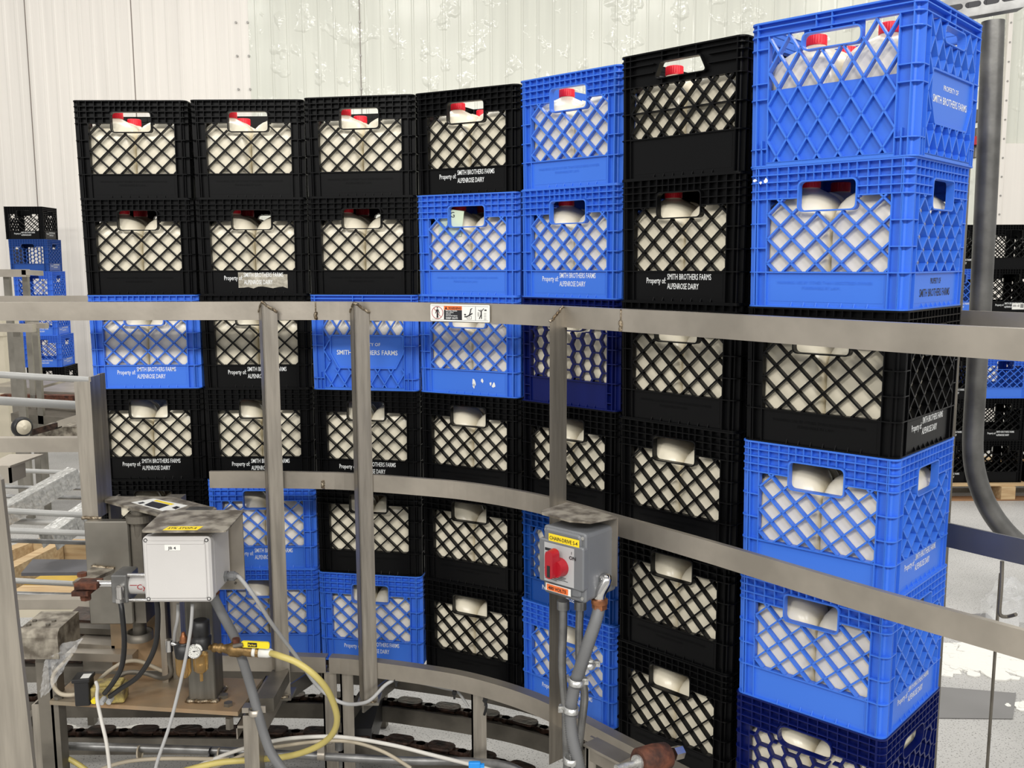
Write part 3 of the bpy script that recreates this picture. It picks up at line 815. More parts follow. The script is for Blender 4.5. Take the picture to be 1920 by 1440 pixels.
# rusty roller on its bracket at the near end
ra, rb = P(1197, 1430, 1.80), P(1268, 1412, 1.86)
d = (rb - ra).normalized(); rl = empty('guide_roller', (ra.x, ra.y, ra.z - .03), 0, 'rusty brown guide roller with hex bolt at the foot of the sixth stack', 'roller')
b = MB(); b.lathe(ra, d, [(0, .024), (.004, .0285), (.05, .0295), (.076, .0275), (.08, .02)], 28); b.build('drum', 'rust', rl)
b = MB(); b.cyl(ra - d * .006, ra + d * .002, .016, n=20); b.cyl(ra - d * .012, ra, .009, n=16); b.build('washer', 'galv_bright', rl)
b = MB(); b.cyl(rb - d * .01, rb + d * .014, .0145, n=6, smooth=False); b.build('hex_bolt', 'chrome', rl)
b = MB(); b.cyl(ra - d * .06, ra - d * .004, .007, n=12); b.build('shaft', 'galv_bright', rl)
b = MB(); p = P(1140, 1408, 1.98); b.box(p, (.11, .045, .006), Matrix.Rotation(-.85, 3, 'Z')); p2 = p + Vector((0, .03, -.03)); b.box(p2, (.10, .006, .06), Matrix.Rotation(-.85, 3, 'Z')); b.build('bracket', 'steel', rl)
def pr_u(q):
    c, s_ = math.cos(PIT), math.sin(PIT); z = q.z - HC
    d = q.y * c - z * s_; v = q.y * s_ + z * c
    return 960 + F * (q.x * math.cos(ROLL) - v * math.sin(ROLL)) / d
# ------------------------------------------------------------------ crate details: tape, scuffs, tag
def on_crate(si, ri, u, v, w=0.):
    c = CRATES[si, ri]; return wmat(c) @ xf(0, u, v, w)
c = CRATES[1, 1]; b = MB(); rt_ = wmat(c).to_3x3() @ Vector((1, 0, 0))
up3 = Vector((0, 0, 1)); nn = wmat(c).to_3x3() @ Vector((0, -1, 0))
def patch(si, ri, pts, m, name, lift=.0012, w=.005):
    c = CRATES[si, ri]; mb = MB(); poly = [xf(0, u, v, w - lift) for u, v in pts]
    mb.prism(poly, (0, .0002, 0)); o = mb.build(name, m); o.parent = [k for k in c.children if k.name.startswith('base_band')][0]; return o
pts = [(-.045, .020), (-.045, .066)] + [(-.045 + i * .0148, .066 - i * .0007 + rnd.uniform(-.001, .001)) for i in range(1, 11)] + [(.103, .018)] + [(.103 - i * .0148, .020 + rnd.uniform(-.004, .004)) for i in range(1, 10)]
patch(1, 1, pts, 'tape', 'tape_residue', .00022)['label'] = 'torn grey tape over the printing'
for (u, v, r) in ((.02, .037, .010), (.048, .043, .006), (.085, .033, .009), (.075, .036, .005), (.02, .027, .006)):
    patch(3, 2, [(u + r * rnd.uniform(.3, .9) * math.cos(a), v + r * 1.3 * rnd.uniform(.5, 1.1) * math.sin(a)) for a in [k * PI / 4.5 for k in range(9)]], 'white_ink', 'label_residue')
c = CRATES[6, 1]; mb = MB()
for u, v, r in ((-.151, H - .026, .004), (-.126, H - .027, .006), (-.137, H - .0305, .004), (-.148, H - .0255, .003)):
    mb.prism([xf(0, u + r * rnd.uniform(.4, 1) * math.cos(a), v + r * rnd.uniform(.4, 1) * math.sin(a), -.0004) for a in [k * PI / 4 for k in range(8)]], (0, .0006, 0))
o = mb.build('scuff_mark', 'white_ink'); o.parent = [k for k in c.children if k.name.startswith('rim_band')][0]
c = CRATES[3, 1]; mb = MB(); w3 = wmat(c)
g = empty('paper_tag', w3 @ Vector((-.075, -.1488, .170)), math.radians(STACKS[3][2]), 'pale green handwritten paper tag inside the upper blue crate of the fourth stack', 'tag')
b = MB(); b.box((.02, 0, .035), (.075, .0006, .07), Matrix.Rotation(.15, 3, 'Y')); o = b.build('sheet', 'green_paper'); o.parent = g
b = MB(); text_into(b, 'G', (.018, -.0008, .048), None, .016); text_into(b, 'B', (.008, -.0008, .020), None, .015); o = b.build('handwriting', 'black_ink'); o.parent = g

# ------------------------------------------------------------------ stack stop machine on the left
def local(root): return root
stand = empty('machine_stand', P(300, 1400, 2.42) * 1, 0, 'rust stained steel plate table carrying the stack stop column', 'machine stand')
stand.location.z = 0
ZP = .42
b = MB(); poly = [Pz(93, 1314, ZP), Pz(446, 1335, ZP), Pz(492, 1273, ZP), Pz(150, 1262, ZP)]
b.prism([p - Vector((0, 0, .011)) for p in poly], (0, 0, .011)); b.build('table_plate', 'rust_plate', stand)
fy = poly[0].y + .02
def channel(name, u0, u1, v0, y, m='steel_v', deep=.05, z0=.0):
    x0, x1 = P(u0, v0, y).x, P(u1, v0, y).x; z1 = P(u0, v0, y).z
    b = MB(); b.bb((x0, y, z0), (x1, y + .005, z1)); b.bb((x1 - .005, y + .005, z0), (x1, y + deep, z1)); b.bb((x0, y + .005, z0), (x0 + .005, y + deep, z1)); b.bb((x0, y, z0), (x1, y + deep, z0 + .006))
    return b.build(name, m, stand)
channel('leg', 59, 104, 1322, fy + .01); channel('leg', 455, 483, 1342, poly[1].y + .0)
b = MB(); y0 = poly[1].y + .02; b.bb((P(442, 1345, y0).x, y0, .365), (P(480, 1345, y0).x, y0 + .30, .372)); b.bb((P(442, 1345, y0).x, y0, .335), (P(444, 1345, y0).x, y0 + .30, .372)); b.bb((P(480, 1345, y0).x - .004, y0, .31), (P(482, 1345, y0).x, y0 + .30, .372)); b.build('support_angle', 'steel', stand)
b = MB(); b.bb((P(492, 1290, 2.47).x, 2.40, .375), (P(525, 1290, 2.47).x, 2.58, .412)); b.build('support_angle', 'steel_dark', stand)
for u, v in ((110, 1310), (428, 1323), (420, 1308)): b = MB(); p = Pz(u, v, ZP); b.cyl(p, p + Vector((0, 0, .009)), .012, n=6, smooth=False); b.build('hex_bolt', 'steel_dark', stand)
b = MB(); p = Pz(430, 1345, .40); b.cyl(p - Vector((0, 0, .03)), p, .011, n=6, smooth=False); b.build('hex_bolt', 'steel_dark', stand)
# column
ca, cb = Pz(351, 1320, ZP), Pz(403, 1320, ZP); cy = ca.y + .01; cw = cb.x - ca.x
b = MB(); b.rbox(((ca.x + cb.x) / 2, cy + cw / 2, (ZP + .93) / 2 + .002), (cw, cw, .93 - ZP), .007); b.build('column', 'column_steel', stand)
b = MB(); pts = [(ca.x - .002, cy - .002), (cb.x + .002, cy - .002), (cb.x + .002, cy + cw + .002), (ca.x - .002, cy + cw + .002), (ca.x - .002, cy - .002)]
for p, q in zip(pts, pts[1:]): weld_line(b, (*p, ZP + .003), (*q, ZP + .003), .0055, 9)
b.build('weld_bead', 'weld', stand)
# second upright plates beside the column
b = MB(); b.bb((P(306, 1200, 2.5).x, 2.48, ZP), (P(317, 1200, 2.5).x, 2.53, .92)); b.bb((P(322, 1200, 2.5).x, 2.50, ZP), (P(340, 1200, 2.5).x, 2.54, .92)); b.build('side_plate', 'steel_v', stand)
b = MB(); b.bb((P(214, 1200, 2.58).x, 2.56, ZP), (P(318, 1200, 2.58).x, 2.60, .72)); b.build('rust_back_plate', 'rust_plate', stand)
# bracket with hood for the junction box
XL, XR = P(264, 998, 2.13).x, P(424, 1001, 2.13).x; zt = P(300, 999, 2.13).z
br = empty('box_bracket', ((XL + XR) / 2, 2.25, zt - .16), 0, 'dusty steel bracket with a hood over the grey junction box', 'bracket')
b = MB(); xb0, xb1 = P(305, 972, 2.31).x, P(454, 976, 2.31).x
rr_ = rounded([(XL, 2.13), (XR, 2.13), (xb1 + .005, 2.318), (xb0, 2.318)], .012, 3)
b.prism([Vector((p.x, p.y, zt)) for p in rr_], (0, 0, .004)); b.build('hood', 'dusty', br)
zb = P(452, 1106, 2.31).z
b = MB(); b.bb((xb0, 2.312, zb), (xb1, 2.317, zt)); b.build('back_plate', 'steel', br)
b = MB(); p = P(441, 1094, 2.308); b.cyl(p + Vector((0, .005, 0)), p, .003, n=8); b.build('screw', 'steel_dark', br)
b = MB(); sl = Matrix(((1, 0, 0), (0, 0, 1), (0, -1, 0)))  # text lying flat, reading from the front
q0, q1 = P(306, 998.5, 2.14), P(371, 998.5, 2.14)
b.prism([(q0.x, 2.137, zt + .0042), (q1.x, 2.137, zt + .0042), (q1.x + .004, 2.168, zt + .0042), (q0.x + .004, 2.168, zt + .0042)], (0, 0, .0004)); lb = b.build('name_tape', 'yellow_label', br)
b = MB(); text_into(b, 'STK STOP-4', (q0.x + .008, 2.145, zt + .0048), (q1.x - q0.x) * .82, .014, sl, .01); b.build('handwriting', 'black_ink', lb)
# junction box
fx0, fx1 = P(268, 1065, 2.15).x, P(396, 1065, 2.15).x; fz1, fz0 = P(330, 1004, 2.15).z - .003, P(330, 1130, 2.15).z
jw, jh = fx1 - fx0, fz1 - fz0; RX = Matrix.Rotation(PI / 2, 3, 'X')
jb_ = empty('junction_box', ((fx0 + fx1) / 2, 2.22, fz0), 0, 'light grey junction box lettered JB 4 under the dusty steel hood', 'junction box')
cx, cz = (fx0 + fx1) / 2, (fz0 + fz1) / 2
b = MB(); b.rbox((cx, 2.245, cz), (jw - .006, jh - .006, .125), .010, RX); b.build('body', 'grey_box', jb_)
b = MB(); b.rbox((cx, 2.166, cz), (jw, jh, .030), .011, RX); b.rbox((cx, 2.1505, cz - .002), (jw * .86, jh * .84, .006), .006, RX); b.rbox((cx, 2.1485, cz + jh * .415), (jw * .84, .008, .005), .002, RX); ld = b.build('lid', 'grey_box', jb_)
for sx in (-1, 1):
    for sz in (-1, 1):
        b = MB(); p = Vector((cx + sx * (jw / 2 - .009), 2.1525, cz + sz * (jh / 2 - .009))); b.lathe(p, (0, -1, 0), [(0, .0048), (.0018, .0048), (.0018, .003), (.0006, .0028)], 14); b.build('screw', 'black_rubber', ld)
b = MB(); q0, q1 = P(308, 1022, 2.145), P(338, 1032.5, 2.145); b.bb((q0.x, 2.1460, q1.z), (q1.x, 2.1478, q0.z)); lb = b.build('label', 'paper', ld)
b = MB(); text_into(b, 'JB 4', (q0.x + .008, 2.1457, q1.z + .003), (q1.x - q0.x) * .5, .0068, None, .012); b.build('lettering', 'black_ink', lb)
gp = P(424, 1080, 2.26); gp.x = fx1 - .003
b = MB(); b.cyl(gp, gp + Vector((.007, 0, 0)), .014, n=6, smooth=False); b.cyl(gp + Vector((.007, 0, 0)), gp + Vector((.012, 0, 0)), .010); b.cyl(gp + Vector((.012, 0, 0)), gp + Vector((.024, 0, 0)), .0125, n=8, smooth=False); b.cyl(gp + Vector((.024, 0, 0)), gp + Vector((.033, 0, 0)), .011, .006); b.build('cable_gland', 'conduit', jb_)
p = Vector((P(402, 1140, 2.25).x - .01, 2.25, fz0 + .002)); b = MB(); b.cyl(p, p - Vector((-.006, 0, .02)), .020, n=10, smooth=False); b.build('conduit_fitting', 'rust', jb_)
p = Vector((P(296, 1134, 2.2).x, 2.2, fz0 + .002)); b = MB(); b.cyl(p, p - Vector((0, 0, .008)), .009, n=8, smooth=False); b.build('cable_gland', 'conduit', jb_)
# ---- swinging stop arm
arm = empty('stop_arm', P(205, 1180, 2.45), 0, 'steel stop arm with tall post and wide hinge plate beside the grey junction box', 'stop arm')
x0, x1 = P(163, 1080, 2.44).x, P(246, 1080, 2.44).x; z1, z0 = P(200, 978, 2.44).z, P(200, 1171, 2.44).z
b = MB(); b.rbox(((x0 + x1) / 2, 2.455, (z0 + z1) / 2), (x1 - x0, z1 - z0, .03), .006, RX); b.build('hinge_plate', 'steel_mid', arm)
b = MB(); b.bb((x1 + .001, 2.45, z0), (x1 + .03, 2.56, z1)); b.build('side_channel', 'steel_dark', arm)
px0, px1 = P(147, 850, 2.47).x, P(177, 850, 2.47).x; pz1 = P(150, 716, 2.47).z
b = MB(); b.bb((px0, 2.47, z1), (px1, 2.476, pz1)); b.bb((px1 - .006, 2.476, z1), (px1, 2.53, pz1 + .012))
b.prism([(px1 - .006, 2.53, z1), (px1, 2.53, z1), (px1 + .004, 2.555, z1), (px1 - .004, 2.555, z1)], (0, 0, pz1 + .014 - z1)); b.build('post', 'steel_v', arm)
b = MB(); weld_line(b, (px0, 2.468, z1 + .002), (px1 + .01, 2.468, z1 + .002), .004, 12); weld_line(b, (P(171, 1064, 2.43).x, 2.436, P(171, 1064, 2.43).z), (P(213, 1068, 2.43).x, 2.436, P(213, 1068, 2.43).z), .005, 10); b.build('weld_bead', 'weld', arm)
za = P(180, 1090, 2.30).z
b = MB(); poly = [Pz(136, 1091, za), Pz(160, 1092, za), Pz(214, 1067, za), Pz(173, 1063, za)]; b.prism(poly, (0, 0, -.009)); b.build('lever_plate', 'dusty', arm)
hp_ = Pz(154, 1080, za); b = MB(); b.cyl(hp_ - Vector((0, 0, .06)), hp_ + Vector((0, 0, .004)), .008); b.cyl(hp_, hp_ + Vector((0, 0, .009)), .0125, n=6, smooth=False); b.build('pivot_bolt', 'rust', arm)
kn = P(262, 958, 2.46); b = MB(); b.lathe(kn - Vector((0, 0, .03)), (0, 0, 1), [(0, .030), (.003, .036), (.022, .036), (.024, .022), (.036, .022), (.037, .030), (.044, .030), (.045, .012)], 28, False); b.build('hinge_knuckle', 'steel_dark', arm)
kn2 = P(262, 1190, 2.50); b = MB(); b.lathe(kn2 - Vector((0, 0, .012)), (0, 0, 1), [(0, .036), (.022, .036), (.022, .030), (0, .030)], 28); b.build('hinge_knuckle', 'steel_dark', arm)
b = MB(); b.cyl(P(262, 1200, 2.5), kn, .018); b.build('hinge_pin', 'steel_dark', arm)
# ---- hinge cover with sticker
zc = P(311, 968, 2.34).z
cov = empty('hinge_cover', Pz(300, 950, zc), 0, 'dusty steel cover plate with a warning sticker above the stop arm hinge', 'cover')
px = [(196, 935), (208, 930.5), (322, 931), (406, 952.5), (379, 969), (311, 968), (196, 938)]
b = MB(); b.prism([Pz(u, v, zc) for u, v in px], (0, 0, -.007)); b.build('plate', 'dusty', cov)
b = MB(); b.prism([Pz(u, v, zc + .0003) for u, v in ((246, 942), (288, 935), (352, 948), (314, 961))], (0, 0, .0004)); sk = b.build('sticker', 'paper', cov)
b = MB(); b.prism([Pz(u, v, zc + .0009) for u, v in ((270, 947), (286, 940), (318, 947), (298, 954))], (0, 0, .0003)); b.prism([Pz(u, v, zc + .0009) for u, v in ((322, 952), (331, 949), (338, 951), (329, 955))], (0, 0, .0003)); b.prism([Pz(u, v, zc + .0009) for u, v in ((258, 943), (268, 941), (272, 943), (262, 945))], (0, 0, .0003)); b.build('print', 'black_ink', sk)
b = MB(); b.prism([Pz(u, v, zc + .0009) for u, v in ((288, 939), (294, 937.5), (327, 945), (320, 947))], (0, 0, .0003)); b.build('yellow_stripe', 'yellow_label', sk)
b = MB(); b.bb((Pz(200, 935, zc).x, 2.53, zc - .10), (Pz(200, 935, zc).x + .006, 2.60, zc - .007)); b.bb((Pz(300, 935, zc).x, 2.56, zc - .20), (Pz(330, 935, zc).x, 2.60, zc - .007)); b.build('support', 'steel_dark', cov)
# ---- pneumatic cylinder (lies along x)
cyl = empty('air_cylinder', P(235, 1130, 2.29), 0, 'silver air cylinder with rusty clevis reaching behind the grey junction box', 'air cylinder')
cA = P(222, 1094, 2.29); yc, zc_ = cA.y, cA.z - .004
b = MB(); x0, x1 = P(208, 1094, 2.27).x, P(239, 1094, 2.27).x; b.rbox(((x0 + x1) / 2, yc + .015, zc_ - .004), (x1 - x0, .075, .072), .005); b.build('end_block', 'galv', cyl)
b = MB(); b.cyl((x1, yc + .01, zc_), (fx0 + .06, yc + .01, zc_), .026, n=24); b.build('barrel', 'grey_box', cyl)
b = MB()
for dy, dz in ((-.025, .031), (-.025, -.034)): b.cyl((x1, yc + .01 + dy, zc_ + dz), (fx0 + .06, yc + .01 + dy, zc_ + dz), .005)
b.build('tie_rod', 'chrome', cyl)
b = MB(); text_into(b, 'Cyl', (x1 + .022, yc - .0168, zc_ - .006), .026, .014); b.bb((x1 + .004, yc - .0166, zc_ + .004), (x1 + .022, yc - .0160, zc_ + .0055)); o = b.build('red_logo', 'red_knob', cyl)
b = MB(); xr = P(180, 1096, 2.29).x; b.cyl((xr, yc + .01, zc_), (x0, yc + .01, zc_), .0095); b.build('piston_rod', 'chrome', cyl)
b = MB(); xc = P(143, 1100, 2.29).x; b.bb((xc, yc - .012, zc_ - .008), (xr + .006, yc + .03, zc_ + .008)); b.bb((xc - .006, yc - .016, zc_ - .024), (xc + .035, yc + .034, zc_ - .012)); b.cyl((xc + .018, yc + .01, zc_ - .042), (xc + .018, yc + .01, zc_ - .02), .013, n=6, smooth=False); b.build('clevis', 'rust', cyl)
fp = P(225, 1113, 2.26); b = MB(); b.cyl(fp + Vector((0, .0, .012)), fp + Vector((0, .03, .012)), .010); b.cyl(fp + Vector((0, 0, .018)), fp - Vector((0, 0, .022)), .0085); b.cyl(fp - Vector((0, 0, .022)), fp - Vector((0, 0, .012)), .011, n=6, smooth=False); b.build('elbow_fitting', 'chrome', cyl)
def cable(name, pts, r, m, label, cat, group=None, ridged=0., n=10, sub=6, parts=()):
    mb = MB(); mb.tube(pts, r, n, sub, ridged); return single(name, mb, m, label, cat, group)
cable('air_hose', [fp - Vector((0, 0, .02)), P(229, 1150, 2.25), P(233, 1205, 2.25), P(228, 1250, 2.27), P(212, 1280, 2.30), P(196, 1300, 2.33)], .0065, 'black_rubber', 'black air hose from the cylinder elbow fitting down to the solenoid valve', 'hose')
cable('air_hose', [Vector((P(294, 1134, 2.2).x, 2.2, fz0 - .006)), P(296, 1160, 2.21), P(290, 1215, 2.24), P(262, 1265, 2.28), P(225, 1292, 2.31), P(206, 1306, 2.33)], .0065, 'black_rubber', 'black air hose from under the grey junction box to the solenoid valve', 'hose')
# ---- solenoid valve
sv = P(190, 1306, 2.36); sv.z = ZP + .001; val = empty('solenoid_valve', sv, .12, 'dirty yellow solenoid valve with a black coil on the rusty plate', 'valve')
def lb_(mb, name, m, par, R=None):
    o = mb.build(name, m); o.parent = par; return o
b = MB(); b.rbox((.018, .012, .024), (.085, .05, .046), .006); b.rbox((.018, .012, .05), (.07, .04, .008), .004); lb_(b, 'valve_body', 'dirt_yellow', val)
b = MB(); b.rbox((-.043, .005, .035), (.038, .045, .068), .004); b.rbox((-.043, .003, .071), (.046, .05, .010), .003); lb_(b, 'coil', 'black_rubber', val)
b = MB(); b.bb((-.045, -.014, .0764), (-.024, .012, .0772)); lb_(b, 'label', 'paper', val)
b = MB(); b.cyl((-.012, -.014, .016), (-.012, -.024, .016), .008, n=6, smooth=False); lb_(b, 'plug', 'yellow', val)
b = MB()
for x in (.012, .03): b.cyl((x, -.012, .018), (x - .004, -.03, .013), .0075, n=8, smooth=False)
lb_(b, 'hose_fitting', 'light_grey', val)
# ---- filter regulator set with gauge, ball valve and yellow hose
frl = empty('air_filter_regulator', P(365, 1215, 2.27), 0, 'black air filter regulator with round gauge and amber bowls on the steel column', 'filter regulator')
b = MB(); p = P(377, 1200, 2.28); b.lathe(p + Vector((0, 0, -.02)), (0, 0, 1), [(0, .024), (.028, .026), (.032, .020), (.036, .023), (.070, .0225), (.074, .016)], 24); b.build('regulator', 'black_rubber', frl)
b = MB(); p2 = P(345, 1215, 2.28); b.lathe(p2 + Vector((0, 0, -.022)), (0, 0, 1), [(0, .022), (.030, .025), (.034, .016), (.038, .015)], 24); b.bb((p2.x, p2.y - .012, p2.z - .012), (p.x, p2.y + .012, p2.z + .012)); b.build('filter_head', 'black_rubber', frl)
b = MB(); b.lathe(p2 + Vector((0, 0, .012)), (0, 0, 1), [(0, .011), (.006, .011), (.012, .009), (.016, .009), (.022, .006), (.03, .004)], 16); b.build('sight_dome', 'copper', frl)
b = MB(); q = P(376, 1236, 2.285); b.lathe(q + Vector((0, 0, -.038)), (0, 0, 1), [(0, .004), (.006, .013), (.012, .018), (.048, .019), (.052, .019)], 24); b.build('bowl', 'amber', frl)
b = MB(); b.lathe(q + Vector((0, 0, -.058)), (0, 0, 1), [(0, .004), (.022, .004)], 12); b.build('drain', 'amber', frl)
b = MB(); q = P(344, 1245, 2.285); b.lathe(q + Vector((0, 0, -.03)), (0, 0, 1), [(-.006, .008), (0, .015), (.008, .019), (.055, .0195)], 24); b.build('bowl', 'amber', frl)
g0 = P(363.5, 1222, 2.238); gd = Vector((-.05, -1, .12)).normalized()
b = MB(); b.lathe(g0 + gd * -.014, gd, [(0, .016), (.003, .0178), (.014, .0178), (.0145, .0156), (.0115, .0154)], 32); ga = b.build('gauge_case', 'chrome', frl)
b = MB(); b.lathe(g0 + gd * -.004, gd, [(0, .0153), (.0018, .0153)], 32); di = b.build('dial', 'gauge', ga)
gx = gd.cross(Vector((0, 0, 1))).normalized() * 1; gx = -gx if gx.x < 0 else gx; gz = gx.cross(gd) * 1; gz = -gz if gz.z < 0 else gz
b = MB(); f = lambda r, a: g0 + gd * -.0019 + (gx * math.cos(a) + gz * math.sin(a)) * r
for k in range(11): a = math.radians(225 - 27 * k); b.cyl(f(.009, a), f(.0125, a), .0005, n=5)
b.cyl(f(.004, PI), f(.0115, math.radians(8)), .0007, n=5); b.cyl(f(0, 0) - gd * .0002, f(0, 0) + gd * .001, .0016); b.build('needle', 'black_ink', ga)
b = MB(); b.tube([g0 + Vector((.004, .004, .015)), g0 + Vector((.013, .004, .012)), g0 + Vector((.017, .004, .002))], .004, 8, 3); b.build('paper_tag', 'paper', frl)
b = MB(); e = P(317, 1208, 2.28); b.cyl(e + Vector((0, 0, .012)), e - Vector((0, 0, .018)), .0095, n=10); b.cyl(e + Vector((0, 0, .006)), p2, .006); b.build('elbow_fitting', 'chrome', frl)
cable('air_hose', [e - Vector((0, 0, .016)), P(318, 1240, 2.3), P(321, 1262, 2.33), P(305, 1272, 2.37), P(270, 1262, 2.40), P(235, 1262, 2.41), P(206, 1284, 2.40)], .006, 'steel_dark', 'dull brown hose looping behind the regulator to the solenoid valve', 'hose')
n0, n1 = P(390, 1213, 2.275), P(452, 1219, 2.27)
bv = empty('ball_valve', n0, 0, 'tarnished brass ball valve with yellow lever handle beside the pressure gauge', 'valve')
ax_ = (n1 - n0).normalized(); L_ = (n1 - n0).length
b = MB(); b.lathe(n0, ax_, [(0, .007), (.012, .007), (.013, .0115), (.022, .0115), (.023, .009), (.03, .0125), (.036, .0125), (.037, .0095), (L_ * .62, .013), (L_ * .7, .018), (L_ * .95, .018), (L_ + .006, .013), (L_ + .018, .0145), (L_ + .03, .0145)], 16); b.build('valve_body', 'brass', bv)
b = MB(); b.cyl(n0 + ax_ * (L_ * .86), n0 + ax_ * (L_ * .86) + Vector((0, 0, .03)), .009); b.build('stem', 'rust', bv)
h0, h1 = P(452, 1208, 2.255), P(505, 1211, 2.24); hd = (h1 - h0); b = MB(); zz = Vector((0, 0, 1)); hr_ = rounded([(0, -.008), (hd.length, -.0085), (hd.length, .0085), (0, .008)], .007); hx = hd.normalized()
b.prism([h0 + hx * p.x + zz * p.y for p in hr_], (0, .006, 0)); hn = b.build('handle', 'yellow', bv)
b = MB(); RH_ = Matrix((hx, Vector((0, 1, 0)), zz)).transposed(); b.prism([h0 + hx * a + zz * c_ + Vector((0, -.0006, 0)) for a, c_ in ((.018, -.0058), (.043, -.0058), (.043, .0058), (.018, .0058))], (0, .0004, 0)); lg = b.build('logo_panel', 'black_ink', hn)
b = MB(); text_into(b, 'Parker', h0 + hx * .020 - zz * .0028 + Vector((0, -.001, 0)), .021, .006, RH_, .01); b.build('lettering', 'yellow_label', lg)
b = MB(); b.cyl(h0 - hx * .02 - zz * .006, h0 + hx * .006, .0055, n=8); b.build('lever', 'steel_dark', bv)
m0 = n0 + ax_ * (L_ + .03); b = MB()
for s_, r_, k in ((0, .0125, 'paper'), (.012, .0135, 'brass'), (.018, .0125, 'paper'), (.024, .0135, 'brass'), (.030, .0135, 'paper'), (.055, .0115, 'paper')): pass
b.lathe(m0, ax_, [(0, .013), (.008, .013), (.009, .010), (.016, .010), (.017, .0135), (.04, .0125), (.05, .009)], 18); b.build('hose_adapter', 'paper', bv)
b = MB(); b.lathe(m0 + ax_ * .009, ax_, [(0, .0145), (.007, .0145)], 8, False); b.build('nut', 'brass', bv)
hs = m0 + ax_ * .045
cable('air_hose', [hs, P(525, 1230, 2.23), P(558, 1243, 2.22), P(592, 1268, 2.22), P(617, 1300, 2.24), P(632, 1345, 2.27), P(622, 1378, 2.30), P(590, 1402, 2.33), P(540, 1418, 2.35), P(470, 1425, 2.36), P(410, 1430, 2.36), P(345, 1445, 2.36)], .0082, 'hose', 'yellow air hose looping from the brass ball valve to the lower frame', 'hose')
# ---- cables
cable('cable', [gp + Vector((.03, 0, 0)), P(452, 1086, 2.25), P(478, 1120, 2.26), P(510, 1170, 2.32), P(555, 1230, 2.42), P(590, 1280, 2.46), P(618, 1306, 2.47), P(650, 1320, 2.47), P(682, 1318, 2.50), P(700, 1308, 2.52), P(722, 1285, 2.545), P(742, 1273, 2.555)], .0052, 'grey_rubber', 'grey cable from the junction box gland drooping to the low rail', 'cable')
cable('cable', [P(742, 1273, 2.56), P(780, 1279, 2.57), P(830, 1290, 2.56), P(858, 1298, 2.55), P(878, 1325, 2.54)], .004, 'grey_rubber', 'grey cable tied below the curved low rail', 'cable')
cable('cable', [P(905, 1312, 2.50), P(912, 1322, 2.46), P(908, 1340, 2.47)], .0035, 'black_rubber', 'short black cable end beside the middle conveyor leg', 'cable')
for i, (u, v, y) in enumerate(((743, 1276, 2.545), (852, 1299, 2.535), (910, 1311, 2.46))):
    b = MB(); p = P(u, v, y); b.lathe(p - Vector((0, .004, 0)), (0, 1, 0), [(0, .007), (.008, .007)], 10); b.box(p - Vector((0, 0, .010)), (.006, .01, .014)); single('cable_clip', b, 'black_rubber', ('black cable clip under the low rail beside the second guard post', 'black cable clip under the low rail, left of the middle conveyor leg', 'black cable clip at the top of the middle conveyor leg')[i], 'clip', 'cable clips under the low rail')
pf = Vector((P(402, 1140, 2.25).x - .006, 2.25, fz0 - .012))
cable('flexible_conduit', [pf, P(420, 1158, 2.27), P(440, 1195, 2.29), P(452, 1230, 2.30), P(468, 1280, 2.31), P(482, 1330, 2.30), P(496, 1380, 2.29), P(512, 1418, 2.28), P(545, 1460, 2.27)], .0125, 'conduit', 'thick grey conduit curving down from under the junction box', 'conduit')
b = MB(); p = P(478, 1334, 2.30); b.lathe(p - Vector((0, 0, .008)), (0, 0, 1), [(0, .0165), (.016, .0165), (.016, .014), (0, .014)], 18); b.box(p + Vector((-.02, .02, 0)), (.03, .03, .014)); b.box(p + Vector((.020, 0, .006)), (.016, .003, .018)); single('pipe_clamp', b, 'steel', 'steel clamp holding the thick grey conduit to the machine stand', 'clamp')
cable('cable', [P(361, 1132, 2.2), P(358, 1175, 2.2), P(350, 1225, 2.2), P(336, 1290, 2.2), P(318, 1360, 2.19), P(296, 1425, 2.18), P(288, 1460, 2.18)], .0042, 'grey_rubber', 'thin grey cable hanging in front of the regulator down to the floor', 'cable')
cable('cable', [P(334, 1132, 2.24), P(333, 1160, 2.25), P(328, 1185, 2.27), P(327, 1205, 2.29)], .0042, 'grey_rubber', 'short grey cable between the junction box and the filter', 'cable')
cable('cable', [P(180, 1279, 2.33), P(183, 1290, 2.31), P(182, 1310, 2.28), P(190, 1350, 2.24), P(200, 1395, 2.22), P(207, 1455, 2.2)], .0045, 'white_cable', 'white cable hanging from the solenoid coil over the plate edge', 'cable')
cable('cable', [P(136, 1226, 2.42), P(120, 1242, 2.40), P(102, 1262, 2.38), P(99, 1282, 2.37), P(112, 1300, 2.36), P(134, 1303, 2.36), P(156, 1298, 2.36)], .0055, 'beige_cable', 'beige cable looping from the film wrapped bar to the solenoid coil', 'cable')
cable('air_hose', [P(186, 1275, 2.42), P(205, 1258, 2.45), P(232, 1242, 2.47), P(262, 1240, 2.49), P(300, 1256, 2.5), P(318, 1262, 2.5)], .0055, 'beige_cable', 'stained beige hose arching over the back of the rusty plate', 'hose')
